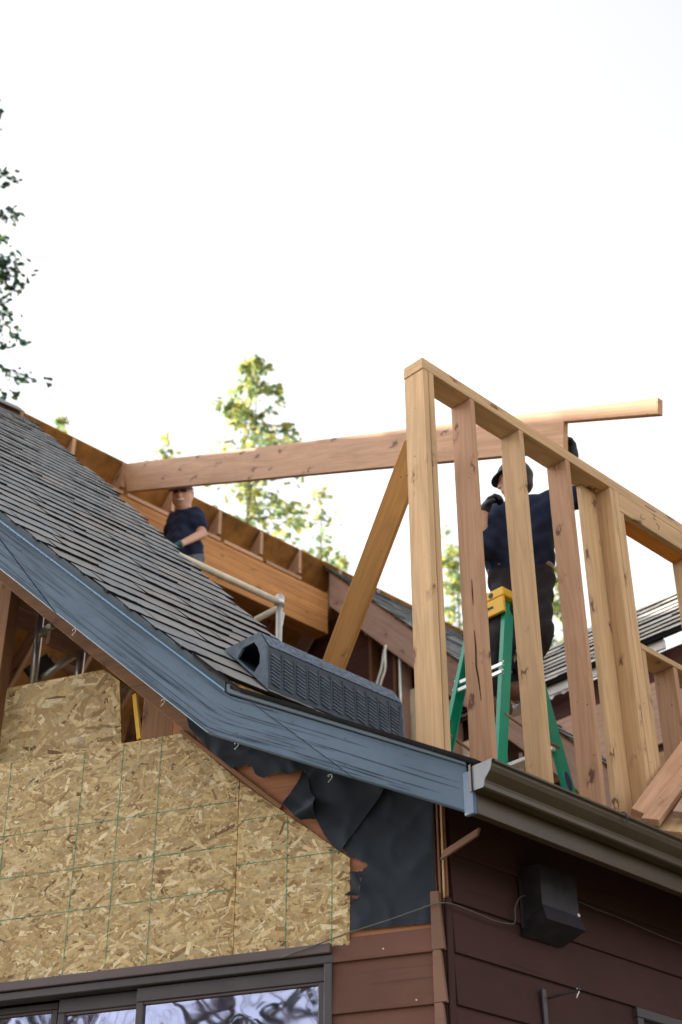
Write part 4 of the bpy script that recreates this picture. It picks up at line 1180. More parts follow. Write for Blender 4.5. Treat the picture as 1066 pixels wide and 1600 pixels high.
def ring_plate(name, y0, y1, mat):
    outer = []
    # walk the outline with as many points as the hole, matched by angle
    hx = sum(p[0] for p in H2) / len(H2); hz = sum(p[1] for p in H2) / len(H2)
    def hit(a):
        d = (math.cos(a), math.sin(a)); best = None
        for i in range(4):
            p, q = E2[i], E2[(i + 1) % 4]; ex_, ez_ = q[0] - p[0], q[1] - p[1]
            den = d[0] * ez_ - d[1] * ex_
            if abs(den) < 1e-9: continue
            t = ((p[0] - hx) * ez_ - (p[1] - hz) * ex_) / den; u = ((p[0] - hx) * d[1] - (p[1] - hz) * d[0]) / den
            if t > 0 and -1e-6 <= u <= 1 + 1e-6: best = t if best is None else min(best, t)
        return (hx + d[0] * best, hz + d[1] * best)
    ang = sorted(set([math.atan2(p[1] - hz, p[0] - hx) for p in H2 + E2]))
    def hole_hit(a):
        d = (math.cos(a), math.sin(a)); best = None
        for i in range(len(H2)):
            p, q = H2[i], H2[(i + 1) % len(H2)]; ex_, ez_ = q[0] - p[0], q[1] - p[1]
            den = d[0] * ez_ - d[1] * ex_
            if abs(den) < 1e-9: continue
            t = ((p[0] - hx) * ez_ - (p[1] - hz) * ex_) / den; u = ((p[0] - hx) * d[1] - (p[1] - hz) * d[0]) / den
            if t > 0 and -1e-6 <= u <= 1 + 1e-6: best = t if best is None else max(best, t)
        return (hx + d[0] * best, hz + d[1] * best)
    O = [hit(a) for a in ang]; I = [hole_hit(a) for a in ang]; k = len(ang)
    vs = [Vector((bo.x + a, y, bo.z + b)) for y in (y0, y1) for a, b in O] + [Vector((bo.x + a, y, bo.z + b)) for y in (y0, y1) for a, b in I]
    fs = []
    for i in range(k):
        j = (i + 1) % k
        fs += [(i, j, 2 * k + j, 2 * k + i), (k + i, 3 * k + i, 3 * k + j, k + j), (i, k + i, k + j, j), (2 * k + i, 2 * k + j, 3 * k + j, 3 * k + i)]
    return wmesh(name, vs, fs, mat, VB)
ring_plate('end_plate', YB0, YB0 + 0.0115, M['greyplastic'])
ring_plate('end_plate', YB1 - 0.0115, YB1, M['greyplastic'])
# slots: thin slats in ten columns on the long side and low ribs on the sloping top
fa, fb = E2[2], E2[3]
up_v = Vector((fa[0] - fb[0], 0, fa[1] - fb[1])); hgt = up_v.length; up_v.normalize(); outv = Vector((up_v.z, 0, -up_v.x))
ncol = 11; cw = (YB1 - YB0 - 0.05) / ncol
slat = boxme(cw * 0.74, 0.010, 0.010, 0.002, 'slat')
for c in range(ncol):
    wbox('rib', (bo.x + fb[0] - 0.002, YB0 + 0.025 + (c + 0.86) * cw, bo.z + 0.03), (bo.x + fa[0] + 0.007, YB0 + 0.025 + (c + 0.98) * cw, bo.z + fa[1] - 0.012), M['blackplastic'], VB, 0.001)
    for r in range(9):
        q = Vector((bo.x + fb[0], YB0 + 0.03 + c * cw, bo.z + fb[1])) + up_v * (0.04 + r * (hgt - 0.06) / 9) + outv * 0.004
        link('slat', slat, M['greyplastic'], VB, frame(q, Vector((0, 1, 0)) - up_v * 0.28, outv - up_v * 0.5))
# pebbled lid over the sloping shoulder and the level top
for (qa, qb) in ((E2[1], E2[2]), (E2[0], E2[1])):
    dv = Vector((qb[0] - qa[0], 0, qb[1] - qa[1])); ln = dv.length; dv.normalize(); nv = Vector((-dv.z, 0, dv.x))
    if nv.z < 0: nv = -nv
    me = boxme(YB1 - YB0 - 0.04, ln - 0.008, 0.006, 0.002, 'lid')
    link('lid', me, M['pebble'], VB, frame(Vector((bo.x + (qa[0] + qb[0]) / 2, YB0 + 0.02, bo.z + (qa[1] + qb[1]) / 2)) + nv * 0.0035, (0, 1, 0), dv))

# ------------------------------------------------------------------ vent hood, cable, bracket on the side wall
hy0, hz1 = onX((832, 1352), 0.10).y, 3.86
HD = thing('vent_hood', 'dark metal vent hood on the shaded side wall under the gutter', 'vent hood', (0.03, hy0 + 0.1, 3.6))
y0, y1 = hy0 + 0.01, hy0 + 0.27
zt_, zm, zb_ = 3.865, 3.665, 3.585
vs = [(0.02, y0, zt_), (0.13, y0, zt_ - 0.01), (0.13, y1, zt_ - 0.01), (0.02, y1, zt_), (0.02, y0, zb_), (0.13, y0, zm), (0.13, y1, zm), (0.02, y1, zb_)]
wmesh('hood_body', vs, [(0, 1, 2, 3), (0, 4, 5, 1), (1, 5, 6, 2), (2, 6, 7, 3), (0, 3, 7, 4)], M['hood'], HD)
vs = [(0.02, y0 - 0.004, zb_ + 0.02), (0.134, y0 - 0.004, zm + 0.004), (0.134, y1 + 0.004, zm + 0.004), (0.02, y1 + 0.004, zb_ + 0.02), (0.02, y0 - 0.025, zb_ - 0.035), (0.165, y0 - 0.018, zm - 0.07), (0.165, y1 - 0.004, zm - 0.066), (0.02, y1 + 0.0, zb_ - 0.03)]
wmesh('hood_flap', vs, [(0, 1, 2, 3), (0, 4, 5, 1), (1, 5, 6, 2), (2, 6, 7, 3), (0, 3, 7, 4), (4, 7, 6, 5)], M['hood'], HD)
wbox('flange', (0.02, y0 - 0.02, zb_), (0.027, y0 + 0.0, zt_ + 0.02), M['hood'], HD, 0.001)
wbox('worn_corner', (0.115, y1 - 0.012, zm - 0.012), (0.134, y1 + 0.004, zm + 0.02), M['membrane'], HD, 0.003)
cp = [onplane(q, GN, 0.045) for q in ((440, 1496), (500, 1474), (548, 1456.5), (600, 1440), (640, 1426), (679, 1412.5))]
cp += [onX(q, 0.04) for q in ((700, 1411), (720, 1417), (745, 1427), (775, 1439), (800, 1443.5), (805, 1438), (805, 1418), (812, 1403), (822, 1400), (829, 1408), (836, 1414))]
o = tube('cable', smoothline(cp, 5), 0.0028, M['cable'], None, 6)
setp(o, 'thin grey cable slung from the window head round the corner to the vent hood', 'cable')
wq = [onX(q, 0.035) for q in ((905, 1409), (930, 1420), (960, 1431), (1000, 1448), (1040, 1465), (1075, 1478))]
o = tube('cable', smoothline(wq, 4), 0.0022, M['cable'], None, 6)
setp(o, 'faint thin cable stapled along the dark siding right of the vent hood', 'cable')
BK = thing('wall_bracket', 'dark steel hanging bracket on the shaded siding below the vent hood', 'bracket', onX((856, 1600), 0.03))
a = onX((849, 1545), 0.03)
wbox('bracket_bar', (0.022, a.y - 0.012, 2.6), (0.036, a.y + 0.014, a.z), M['darksteel'], BK, 0.003)
b = onX((857, 1560), 0.036)
tube('bracket_arm', smoothline([b, onX((880, 1553), 0.11), onX((900, 1548), 0.17), onX((906, 1545), 0.19)], 4), 0.006, M['darksteel'], BK, 8)
hk = onX((902, 1549), 0.175)
tube('hook', smoothline([hk + Vector(v) for v in ((0, 0, 0.014), (0.006, 0.004, 0), (0, 0, -0.016), (-0.006, 0, -0.026))], 4), 0.0025, M['white'], BK, 6)

# ------------------------------------------------------------------ scaffold inside the opening
SC = thing('scaffold', 'scaffold of pale pipes standing inside the opened roof', 'scaffold', (-3.2, 1.0, 4.1))
xp = -3.0
ra, rb = onX((120, 790), xp), onX((432, 939), xp)
rb2 = Vector((xp, rb.y, rb.z)); ra2 = Vector((xp, 0.70, rb.z + 0.0))
tube('guard_rail', [ra2, rb2], 0.026, M['pipe'], SC, 14)
tube('standard', [Vector((xp, rb.y + 0.03, 4.1)), Vector((xp, rb.y + 0.03, rb.z + 0.06))], 0.025, M['zinc'], SC, 14)
tube('coupler', [Vector((xp, rb.y + 0.03, rb.z - 0.035)), Vector((xp, rb.y + 0.03, rb.z + 0.045))], 0.036, M['zinc'], SC, 14)
q = onY((345, 944), rb.y); q = onZ((340, 945), rb.z - 0.04)
tube('ledger', [Vector((xp, rb.y + 0.02, rb.z - 0.05)), Vector((-5.6, rb.y + 0.02, rb.z - 0.05))], 0.023, M['pipe'], SC, 12)
tube('diagonal', [Vector((xp, rb.y + 0.06, rb.z - 0.08)), Vector((-4.4, 2.6, rb.z - 0.75))], 0.02, M['zinc'], SC, 12)
tube('standard', [Vector((-5.6, rb.y + 0.03, 4.1)), Vector((-5.6, rb.y + 0.03, 7.9))], 0.025, M['zinc'], SC, 12)
for xb in (-5.76, -5.45, -5.14, -4.83):
    wbox('scaffold_board', (xb, 0.4, 7.63), (xb + 0.29, 2.75, 7.67), M['weathered'], SC, 0.003)
# pipes seen through the gable opening at the left
def gpipe(name, a, b, oa, ob, r, mat):
    return tube(name, [onplane(a, GN, oa), onplane(b, GN, ob)], r, mat, SC, 12)
gpipe('standard', (64, 955), (50, 1085), -0.9, -0.9, 0.026, M['zinc'])
gpipe('standard', (127, 1020), (120, 1085), -0.9, -0.9, 0.026, M['zinc'])
gpipe('diagonal', (55, 998), (84, 975), -0.95, -0.8, 0.024, M['zinc'])
gpipe('diagonal', (50, 1070), (125, 1018), -0.95, -1.0, 0.022, M['zinc'])
a, b = onplane((75, 996), GN, -0.7), onplane((122, 1016), GN, -0.9)
lumber('scaffold_board', a, b, 0.09, 0.04, Z, M['weathered'], SC)
a, b = onplane((46, 1055), GN, -1.0), onplane((78, 1033), GN, -1.1)
lumber('scaffold_board', a, b, 0.10, 0.05, Z, M['darksteel'], SC)
a, b = onplane((78, 1031), GN, -1.1), onplane((122, 1052), GN, -1.3)
lumber('scaffold_board', a, b, 0.045, 0.04, Z, M['weathered'], SC)
a, b = onplane((211, 1085), GN, -0.13), onplane((218.5, 1156), GN, -0.13)
o = lumber('spirit_level', b, a, 0.026, 0.02, GD, M['yellow'], None, 0.003)
setp(o, 'narrow yellow bar standing behind the gable framing', 'bar')
a, b = onplane((203, 1165), GN, -0.2), onplane((214, 1120), GN, -0.2)
o = lumber('attic_strut', a, b, 0.05, 0.04, GD, M['old'], HOUSE)

# looped white cables hanging in the opening
for k, (dx, top_) in enumerate(((0, 0), (6, 1))):
    o = tube('cable', smoothline([onY(q, 4.72 - 0.05 * k) for q in ((603, 1008), (600 + dx * .3, 1020), (596 + dx, 1045), (590 + dx, 1065), (585 + dx, 1090), (580 + dx, 1120))], 5), 0.012, M['whitecable'], None, 7)
    setp(o, ('left one of the two white cables hanging below the cut rafter', 'right one of the two white cables hanging below the cut rafter')[k], 'cable', 'white cables hanging in the opening')
tube('cable_guard', [onY((625.5, 1028), YF + 0.04), onY((627, 1140), YF + 0.04)], 0.02, M['zinc'], HOUSE, 8)

# ------------------------------------------------------------------ loose boards leaning at the right edge
def lean(px0, px1, x0, x1, wide, th, wd, mat, label):
    a, b = onX(px0, x0), onX(px1, x1)
    d = (b - a)
    o = lumber('loose_board', a - d * 0.03, b + d * 1.0, wide, th, wd, M[mat], None, 0.003)
    return setp(o, label, 'board', 'offcuts leaning at the window opening')
lean((1001, 1270), (1066, 1180), 0.10, 0.03, 0.09, 0.038, (0.3, 0.9, 0.3), 'fir', 'long board leaning at right edge, closest to the window posts')
lean((1018, 1282), (1080, 1200), 0.20, 0.12, 0.09, 0.038, (0.5, 0.8, 0.3), 'fir', 'board with a dark sawn end leaning at right edge over the gutter')
lean((1045, 1298), (1105, 1215), 0.24, 0.14, 0.14, 0.02, (0.5, 0.8, 0.3), 'fir_pale', 'lowest pale board leaning at the right edge of the picture')
lean((1062, 1272), (1090, 1228), 0.30, 0.26, 0.06, 0.038, (0.5, 0.8, 0.3), 'weathered', 'short pink offcut lying on the lowest pale board')

# ------------------------------------------------------------------ people: one smooth surface each, grown round a posed skeleton
def smin(a, b, k):
    h = np.clip(0.5 + 0.5 * (b - a) / k, 0, 1)
    return b * (1 - h) + a * h - k * h * (1 - h)
def seg_d(Pg, a, b, ra, rb):
    a = np.array(a, dtype=np.float32); b = np.array(b, dtype=np.float32)
    ab = b - a; den = max(float(ab @ ab), 1e-9)
    h = np.clip(((Pg - a) @ ab) / den, 0, 1)
    d = np.sqrt((((Pg - a) - h[..., None] * ab) ** 2).sum(-1))
    return d - (ra + (rb - ra) * h)
def surface(segs, h, k, inflate=0.0, clip=None, wrinkle=0.0, seed=0):
    """smooth union of tapered segments, meshed on a grid of size h; returns vertices and quads in world space"""
    pts = np.array([list(s[0]) for s in segs] + [list(s[1]) for s in segs], dtype=np.float32)
    rm = max(max(s[2], s[3]) for s in segs) + inflate + 4 * h
    lo = pts.min(0) - rm; hi = pts.max(0) + rm
    n = np.ceil((hi - lo) / h).astype(int) + 1
    ax = [lo[i] + h * np.arange(n[i], dtype=np.float32) for i in range(3)]
    Pg = np.stack(np.meshgrid(*ax, indexing='ij'), -1)
    Fv = None
    for s in segs:
        d = seg_d(Pg, s[0], s[1], s[2], s[3])
        kk = s[4] if len(s) > 4 else k
        Fv = d if Fv is None else smin(Fv, d, kk)
    Fv = Fv - inflate
    if wrinkle:
        q = Pg * 1.0
        Fv = Fv + wrinkle * (np.sin(q[..., 2] * 55 + 3.0 * np.sin(q[..., 0] * 17 + seed) + 2.2 * np.sin(q[..., 1] * 13)) * 0.5 + 0.5 * np.sin(q[..., 0] * 47 + q[..., 1] * 39 + 1.7 * np.sin(q[..., 2] * 21 + seed)))
    if clip is not None:
        for (c, nrm) in clip:
            dpl = (Pg - np.array(c, dtype=np.float32)) @ np.array(nrm, dtype=np.float32)
            Fv = np.maximum(Fv, dpl)
    S = Fv < 0
    nx, ny, nz = S.shape
    acc = np.zeros((nx - 1, ny - 1, nz - 1, 3), dtype=np.float32); cnt = np.zeros((nx - 1, ny - 1, nz - 1), dtype=np.float32)
    cor = [(i, j, l) for i in (0, 1) for j in (0, 1) for l in (0, 1)]
    for c0 in cor:
        for a in range(3):
            if c0[a]: continue
            c1 = list(c0); c1[a] = 1
            sl0 = tuple(slice(c0[i], (nx, ny, nz)[i] - 1 + c0[i]) for i in range(3)); sl1 = tuple(slice(c1[i], (nx, ny, nz)[i] - 1 + c1[i]) for i in range(3))
            f0, f1 = Fv[sl0], Fv[sl1]; mk = (S[sl0] != S[sl1])
            t = np.where(mk, f0 / np.where(mk, f0 - f1, 1), 0)
            for i in range(3):
                acc[..., i] += np.where(mk, c0[i] + (t if i == a else 0), 0)
            cnt += mk
    act = cnt > 0
    idx = -np.ones(act.shape, dtype=np.int64); idx[act] = np.arange(act.sum())
    ii = np.argwhere(act)
    V = lo + h * (ii + acc[act] / cnt[act][:, None])
    faces = []
    for a in range(3):
        b, c = (a + 1) % 3, (a + 2) % 3
        s0 = [slice(None)] * 3; s1 = [slice(None)] * 3
        s0[a] = slice(0, -1); s1[a] = slice(1, None)
        ch = S[tuple(s0)] != S[tuple(s1)]
        for e in np.argwhere(ch):
            if e[b] < 1 or e[c] < 1 or e[b] >= S.shape[b] - 1 or e[c] >= S.shape[c] - 1: continue
            q = []
            for (db, dc) in ((-1, -1), (0, -1), (0, 0), (-1, 0)):
                w = e.copy(); w[b] += db; w[c] += dc; q.append(int(idx[tuple(w)]))
            if min(q) < 0: continue
            if not S[tuple(e)]: q = q[::-1]
            faces.append(tuple(q))
    return V, faces
def grown(name, segs, h, k, mat, parent, inflate=0.0, clip=None, wrinkle=0.0):
    V, fc = surface(segs, h, k, inflate, clip, wrinkle)
    o = wmesh(name, [Vector(map(float, v)) for v in V], fc, mat, parent, smooth=True, recalc=True)
    return o
def hand_segs(wrist, palm_dir, finger_dir, side, s=1.0, curl=0.6):
    """palm and five bent fingers; palm_dir is the way the palm faces"""
    w = Vector(wrist); f = Vector(finger_dir).normalized(); pd = Vector(palm_dir); pd = (pd - f * pd.dot(f)).normalized(); sd = Vector(side); sd = (sd - f * sd.dot(f) - pd * sd.dot(pd)).normalized()
    out = [(w, w + f * 0.03 * s, 0.026 * s, 0.024 * s, 0.02)]
    for q in (-0.024, 0.0, 0.024):
        out.append((w + f * 0.02 * s + sd * q * 0.6 * s, w + f * 0.085 * s + sd * q * s, 0.02 * s, 0.015 * s, 0.02))
    for q, ln in ((-0.034, 0.92), (-0.012, 1.05), (0.011, 1.0), (0.032, 0.8)):
        b0 = w + f * 0.085 * s + sd * q * s
        d1 = (f * math.cos(curl * 0.7) + pd * math.sin(curl * 0.7)); d2 = (f * math.cos(curl * 1.9) + pd * math.sin(curl * 1.9)); d3 = (f * math.cos(curl * 2.8) + pd * math.sin(curl * 2.8))
        b1 = b0 + d1 * 0.042 * ln * s; b2 = b1 + d2 * 0.027 * ln * s; b3 = b2 + d3 * 0.02 * ln * s
        for a, b in ((b0, b1), (b1, b2), (b2, b3)): out.append((a, b, 0.0095 * s, 0.009 * s, 0.004))
    t0 = w + f * 0.03 * s - sd * 0.022 * s; t1 = t0 + (f * 0.6 - sd * 0.8 + pd * 0.4).normalized() * 0.042 * s; t2 = t1 + (f * 0.8 - sd * 0.1 + pd * 0.6).normalized() * 0.03 * s
    out += [(t0, t1, 0.014 * s, 0.011 * s, 0.008), (t1, t2, 0.011 * s, 0.009 * s, 0.004)]
    return out
def mix(a, b, t): return Vector(a) * (1 - t) + Vector(b) * t
def head_segs(c, fwd, up, hsz=1.0):
    fwd = Vector(fwd).normalized(); up = (Vector(up) - fwd * fwd.dot(Vector(up))).normalized(); rt = fwd.cross(up)
    c = Vector(c)
    L = [(c + up * 0.03 - fwd * 0.02, c + up * 0.035 + fwd * 0.015, 0.088, 0.08, 0.03), (c - up * 0.005 + fwd * 0.03, c - up * 0.075 + fwd * 0.045, 0.062, 0.045, 0.03),
         (c - up * 0.085 + fwd * 0.058, c - up * 0.09 + fwd * 0.062, 0.026, 0.024, 0.02), (c - up * 0.04 - rt * 0.03 + fwd * 0.03, c - up * 0.04 + rt * 0.03 + fwd * 0.03, 0.05, 0.05, 0.03),
         (c + up * 0.02 + fwd * 0.088, c - up * 0.025 + fwd * 0.108, 0.011, 0.015, 0.012), (c + up * 0.026 - rt * 0.03 + fwd * 0.078, c + up * 0.026 + rt * 0.03 + fwd * 0.078, 0.014, 0.014, 0.02),
         (c - up * 0.058 - rt * 0.016 + fwd * 0.09, c - up * 0.058 + rt * 0.016 + fwd * 0.09, 0.011, 0.011, 0.012)]
    for s_ in (-1, 1):
        L.append((c + rt * 0.078 * s_ + up * 0.02 - fwd * 0.005, c + rt * 0.076 * s_ - up * 0.025 - fwd * 0.0, 0.016, 0.011, 0.008))
    L = [(c + (a - c) * hsz, c + (b - c) * hsz, ra * hsz, rb * hsz, k * hsz) for a, b, ra, rb, k in L]
    return L, fwd * hsz, up * hsz, rt * hsz
def person(label, head, hfwd, hup, neck, shR, shL, elR, elL, wrR, wrL, hipR, hipL, knR, knL, anR, anL, tfwd, footf, handR, handL, mats, h, extra, sleeve=0.82, hsz=1.0):
    base = (Vector(anR) + Vector(anL)) / 2; base.z = min(Vector(anR).z, Vector(anL).z) - 0.09
    PR = thing('person', label, 'person', base)
    tf = Vector(tfwd).normalized()
    hs_, fwd, up, rt = head_segs(head, hfwd, hup, hsz)
    chest = mix(shR, shL, 0.5); pel = mix(hipR, hipL, 0.5)
    sv = (Vector(shL) - Vector(shR)).normalized()
    ch = mix(chest, pel, 0.22); be = mix(chest, pel, 0.62)
    torso = [(ch - sv * 0.095, ch + sv * 0.095, 0.122, 0.122, 0.08), (mix(chest, pel, 0.05) - sv * 0.12, mix(chest, pel, 0.05) + sv * 0.12, 0.072, 0.072, 0.08),
             (be - sv * 0.08 + tf * 0.02, be + sv * 0.08 + tf * 0.02, 0.125, 0.125, 0.1), (Vector(hipR) * 0.8 + pel * 0.2 + Z * 0.06, Vector(hipL) * 0.8 + pel * 0.2 + Z * 0.06, 0.112, 0.112, 0.08)]
    neckseg = [(Vector(neck), Vector(head) - Vector(hup).normalized() * 0.05, 0.054, 0.05, 0.02), (Vector(neck), mix(neck, chest, 0.8), 0.06, 0.09, 0.05)]
    arms_u = [(Vector(shR), Vector(elR), 0.062, 0.046, 0.05), (Vector(shL), Vector(elL), 0.062, 0.046, 0.05)]
    arms_l = [(Vector(elR), Vector(wrR), 0.044, 0.029, 0.02), (Vector(elL), Vector(wrL), 0.044, 0.029, 0.02)]
    legs = [(Vector(hipR), Vector(knR), 0.092, 0.062, 0.05), (Vector(knR), Vector(anR), 0.06, 0.04, 0.03), (Vector(hipL), Vector(knL), 0.092, 0.062, 0.05), (Vector(knL), Vector(anL), 0.06, 0.04, 0.03)]
    feet = []
    for an in (anR, anL):
        ff = Vector(footf).normalized(); an = Vector(an)
        feet += [(an - ff * 0.045 - Z * 0.045, an + ff * 0.13 - Z * 0.06, 0.042, 0.036, 0.03), (an, an - Z * 0.03, 0.045, 0.045, 0.03)]
    hr = hand_segs(wrR, *handR); hl_ = hand_segs(wrL, *handL)
    grown('body', torso + neckseg + arms_u + arms_l + legs + feet + hs_ + [s for s in hr[:4]] + [s for s in hl_[:4]], h, 0.03, M['skin'], PR)
    # clothes
    hem = pel + Z * 0.0
    shirt = torso + [(Vector(shR), mix(shR, elR, sleeve), 0.068, 0.07, 0.05), (Vector(shL), mix(shL, elL, sleeve), 0.068, 0.07, 0.05), (mix(neck, chest, 0.55), mix(neck, chest, 1.0), 0.07, 0.09, 0.05)]
    grown('shirt', shirt, h, 0.05, M[mats['shirt']], PR, 0.016, [((hem.x, hem.y, hem.z), (0, 0, -1))], 0.008)
    tr = [(Vector(hipR) + Z * 0.05, Vector(hipL) + Z * 0.05, 0.115, 0.115, 0.08)] + [(a, b, ra + 0.012, rb + 0.018, k_) for a, b, ra, rb, k_ in legs]
    wz = pel.z + 0.09
    grown('trousers', tr, h, 0.05, M[mats['trousers']], PR, 0.008, [((pel.x, pel.y, wz), (0, 0, 1))], 0.008)
    b_ = grown('boots', feet, h * 0.9, 0.03, M[mats['boots']], PR, 0.012)
    g1 = grown('glove', hr, 0.006, 0.01, M[mats['glove']], PR, 0.004)
    g2 = grown('glove', hl_, 0.006, 0.01, M[mats['glove']], PR, 0.004)
    if 'cap' in extra:
        c = Vector(head)
        cap = grown('cap', [(c + up * 0.045 - fwd * 0.02, c + up * 0.05 + fwd * 0.015, 0.094, 0.088, 0.03)], 0.01, 0.03, M[mats['cap']], PR, 0.004, [((c.x + up.x * 0.035, c.y + up.y * 0.035, c.z + up.z * 0.035), tuple(-up))])
        vs = []; fs = []; nn = 14
        for i in range(nn + 1):
            a = math.pi * (i / nn - 0.5)
            for j, (r, dn) in enumerate(((0.085, 0.0), (0.12, 0.012), (0.155, 0.034))):
                rr_ = 0.085 + (r - 0.085) * max(0.05, math.cos(a)) ** 0.6
                p = c + up * (0.052 - dn * math.cos(a)) + fwd * (rr_ * math.cos(a) * 0.98) + rt * (rr_ * math.sin(a) * 0.92)
                vs += [p, p + up * 0.005]
        for i in range(nn):
            for j in range(2):
                a0 = (i * 3 + j) * 2; a1 = a0 + 2; b0 = a0 + 6; b1 = b0 + 2
                fs += [(a0, a1, b1, b0), (a0 + 1, b0 + 1, b1 + 1, a1 + 1)]
            e0 = (i * 3 + 2) * 2; fs.append((e0, e0 + 1, e0 + 7, e0 + 6))
        wmesh('cap_peak', vs, fs, M[mats['cap']], cap, smooth=True)
    if 'hair' in extra:
        c = Vector(head)
        grown('hair', [(c + up * 0.02 - fwd * 0.03, c - up * 0.03 - fwd * 0.035, 0.09, 0.07, 0.03)], 0.01, 0.03, M['hair'], PR, 0.006, [((c.x, c.y, c.z), tuple(fwd))])
    if 'shades' in extra:
        c = Vector(head); L = []
        for s_ in (-1, 1):
            L.append((c + rt * 0.02 * s_ + up * 0.018 + fwd * 0.098, c + rt * 0.045 * s_ + up * 0.018 + fwd * 0.085, 0.014, 0.014, 0.003))
            L.append((c + rt * 0.055 * s_ + up * 0.022 + fwd * 0.075, c + rt * 0.088 * s_ + up * 0.022 - fwd * 0.0, 0.004, 0.004, 0.003))
        grown('sunglasses', L, 0.005, 0.004, M['hood'], PR)
        pts = [c + rt * (0.032 * t) - up * (0.056 - 0.012 * t * t) + fwd * (0.106 - 0.02 * t * t) for t in (-1, -0.5, 0, 0.5, 1)]
        tube('teeth', pts, [0.003, 0.0065, 0.008, 0.0065, 0.003], M['white'], PR, 8)
        grown('stubble', [(c - up * 0.08 + fwd * 0.05, c - up * 0.088 + fwd * 0.062, 0.03, 0.03, 0.02), (c - up * 0.07 - rt * 0.045 + fwd * 0.03, c - up * 0.08 + fwd * 0.05, 0.024, 0.028, 0.02), (c - up * 0.07 + rt * 0.045 + fwd * 0.03, c - up * 0.08 + fwd * 0.05, 0.024, 0.028, 0.02)], 0.008, 0.02, M['beard'], PR, 0.003)
    if 'belt' in extra:
        grown('belt', [(Vector(hipR) + Z * 0.075, Vector(hipL) + Z * 0.075, 0.118, 0.118, 0.05)], 0.008, 0.05, M['belt'], PR, 0.012, [((pel.x, pel.y, wz + 0.012), (0, 0, 1)), ((pel.x, pel.y, wz - 0.028), (0, 0, -1))])
    return PR
M['beard'] = plain('stubble', (0.13, 0.065, 0.045), 0.7, 0.0, 0.3, 40.0)

dB = 7.74
hand_l = at((891, 700), 7.40)
person('worker in black shirt and cap on the ladder holding up the rafter end',
       head=at((805, 752), dB), hfwd=(-0.78, -0.60, -0.12), hup=(-0.05, -0.05, 1), neck=at((814, 792), dB + 0.02),
       shR=at((783, 806), dB - 0.02), shL=at((853, 790), dB), elR=at((751, 858), dB - 0.18), elL=at((902, 776), dB - 0.14), wrR=at((755, 800), dB - 0.22), wrL=at((896, 716), 7.44),
       hipR=at((796, 912), dB), hipL=at((835, 908), dB + 0.02), knR=at((784, 1000), dB - 0.12), knL=at((842, 992), dB - 0.05), anR=at((777, 1094), dB - 0.02), anL=at((813, 1070), dB + 0.02),
       tfwd=(-0.25, -0.97, 0), footf=(-0.2, -0.98, 0), handR=((0.7, 0.5, 0.2), (0.5, 0.25, 0.85), (-0.6, 0.8, 0), 1.0, 0.75), handL=((-0.45, -0.85, 0.1), (0.05, -0.1, 1), (0.8, -0.4, 0), 1.0, 0.75),
       mats={'shirt': 'navy', 'trousers': 'darktrousers', 'boots': 'boot', 'glove': 'glove', 'cap': 'glove'}, h=0.012, extra=('cap', 'hair', 'belt'), sleeve=0.95)
dA = 11.6
ft = at((286, 868), dA).z - 1.0
aR = at((278, 868), dA); aR.z = ft + 0.09; aL = at((298, 868), dA + 0.05); aL.z = ft + 0.09
kR = at((276, 868), dA - 0.05); kR.z = ft + 0.5; kL = at((300, 868), dA); kL.z = ft + 0.5
person('smiling worker in navy shirt and sunglasses under the rafter beside the ridge beam',
       head=at((286, 776), dA), hfwd=(0.55, -0.75, -0.28), hup=(0, 0, 1), neck=at((289, 797), dA),
       shR=at((275, 812), dA + 0.22), shL=at((305, 806), dA - 0.08), elR=at((264, 850), dA + 0.2), elL=at((316, 834), dA - 0.16), wrR=at((262, 892), dA + 0.1), wrL=at((283, 850), dA - 0.46),
       hipR=at((276, 882), dA), hipL=at((298, 881), dA), knR=kR, knL=kL, anR=aR, anL=aL,
       tfwd=(0.1, -0.95, 0), footf=(0.5, -0.85, 0), handR=((0, 0, -1), (0.2, -0.6, -0.4), (-0.7, -0.5, 0), 1.0, 0.6), handL=((0, 0, -1), (-0.7, -0.4, -0.5), (-0.5, 0.8, 0), 1.05, 0.6),
       mats={'shirt': 'navy', 'trousers': 'jeans', 'boots': 'boot', 'glove': 'greenglove', 'cap': 'glove'}, h=0.013, extra=('cap', 'hair', 'shades'), sleeve=0.55, hsz=1.18)

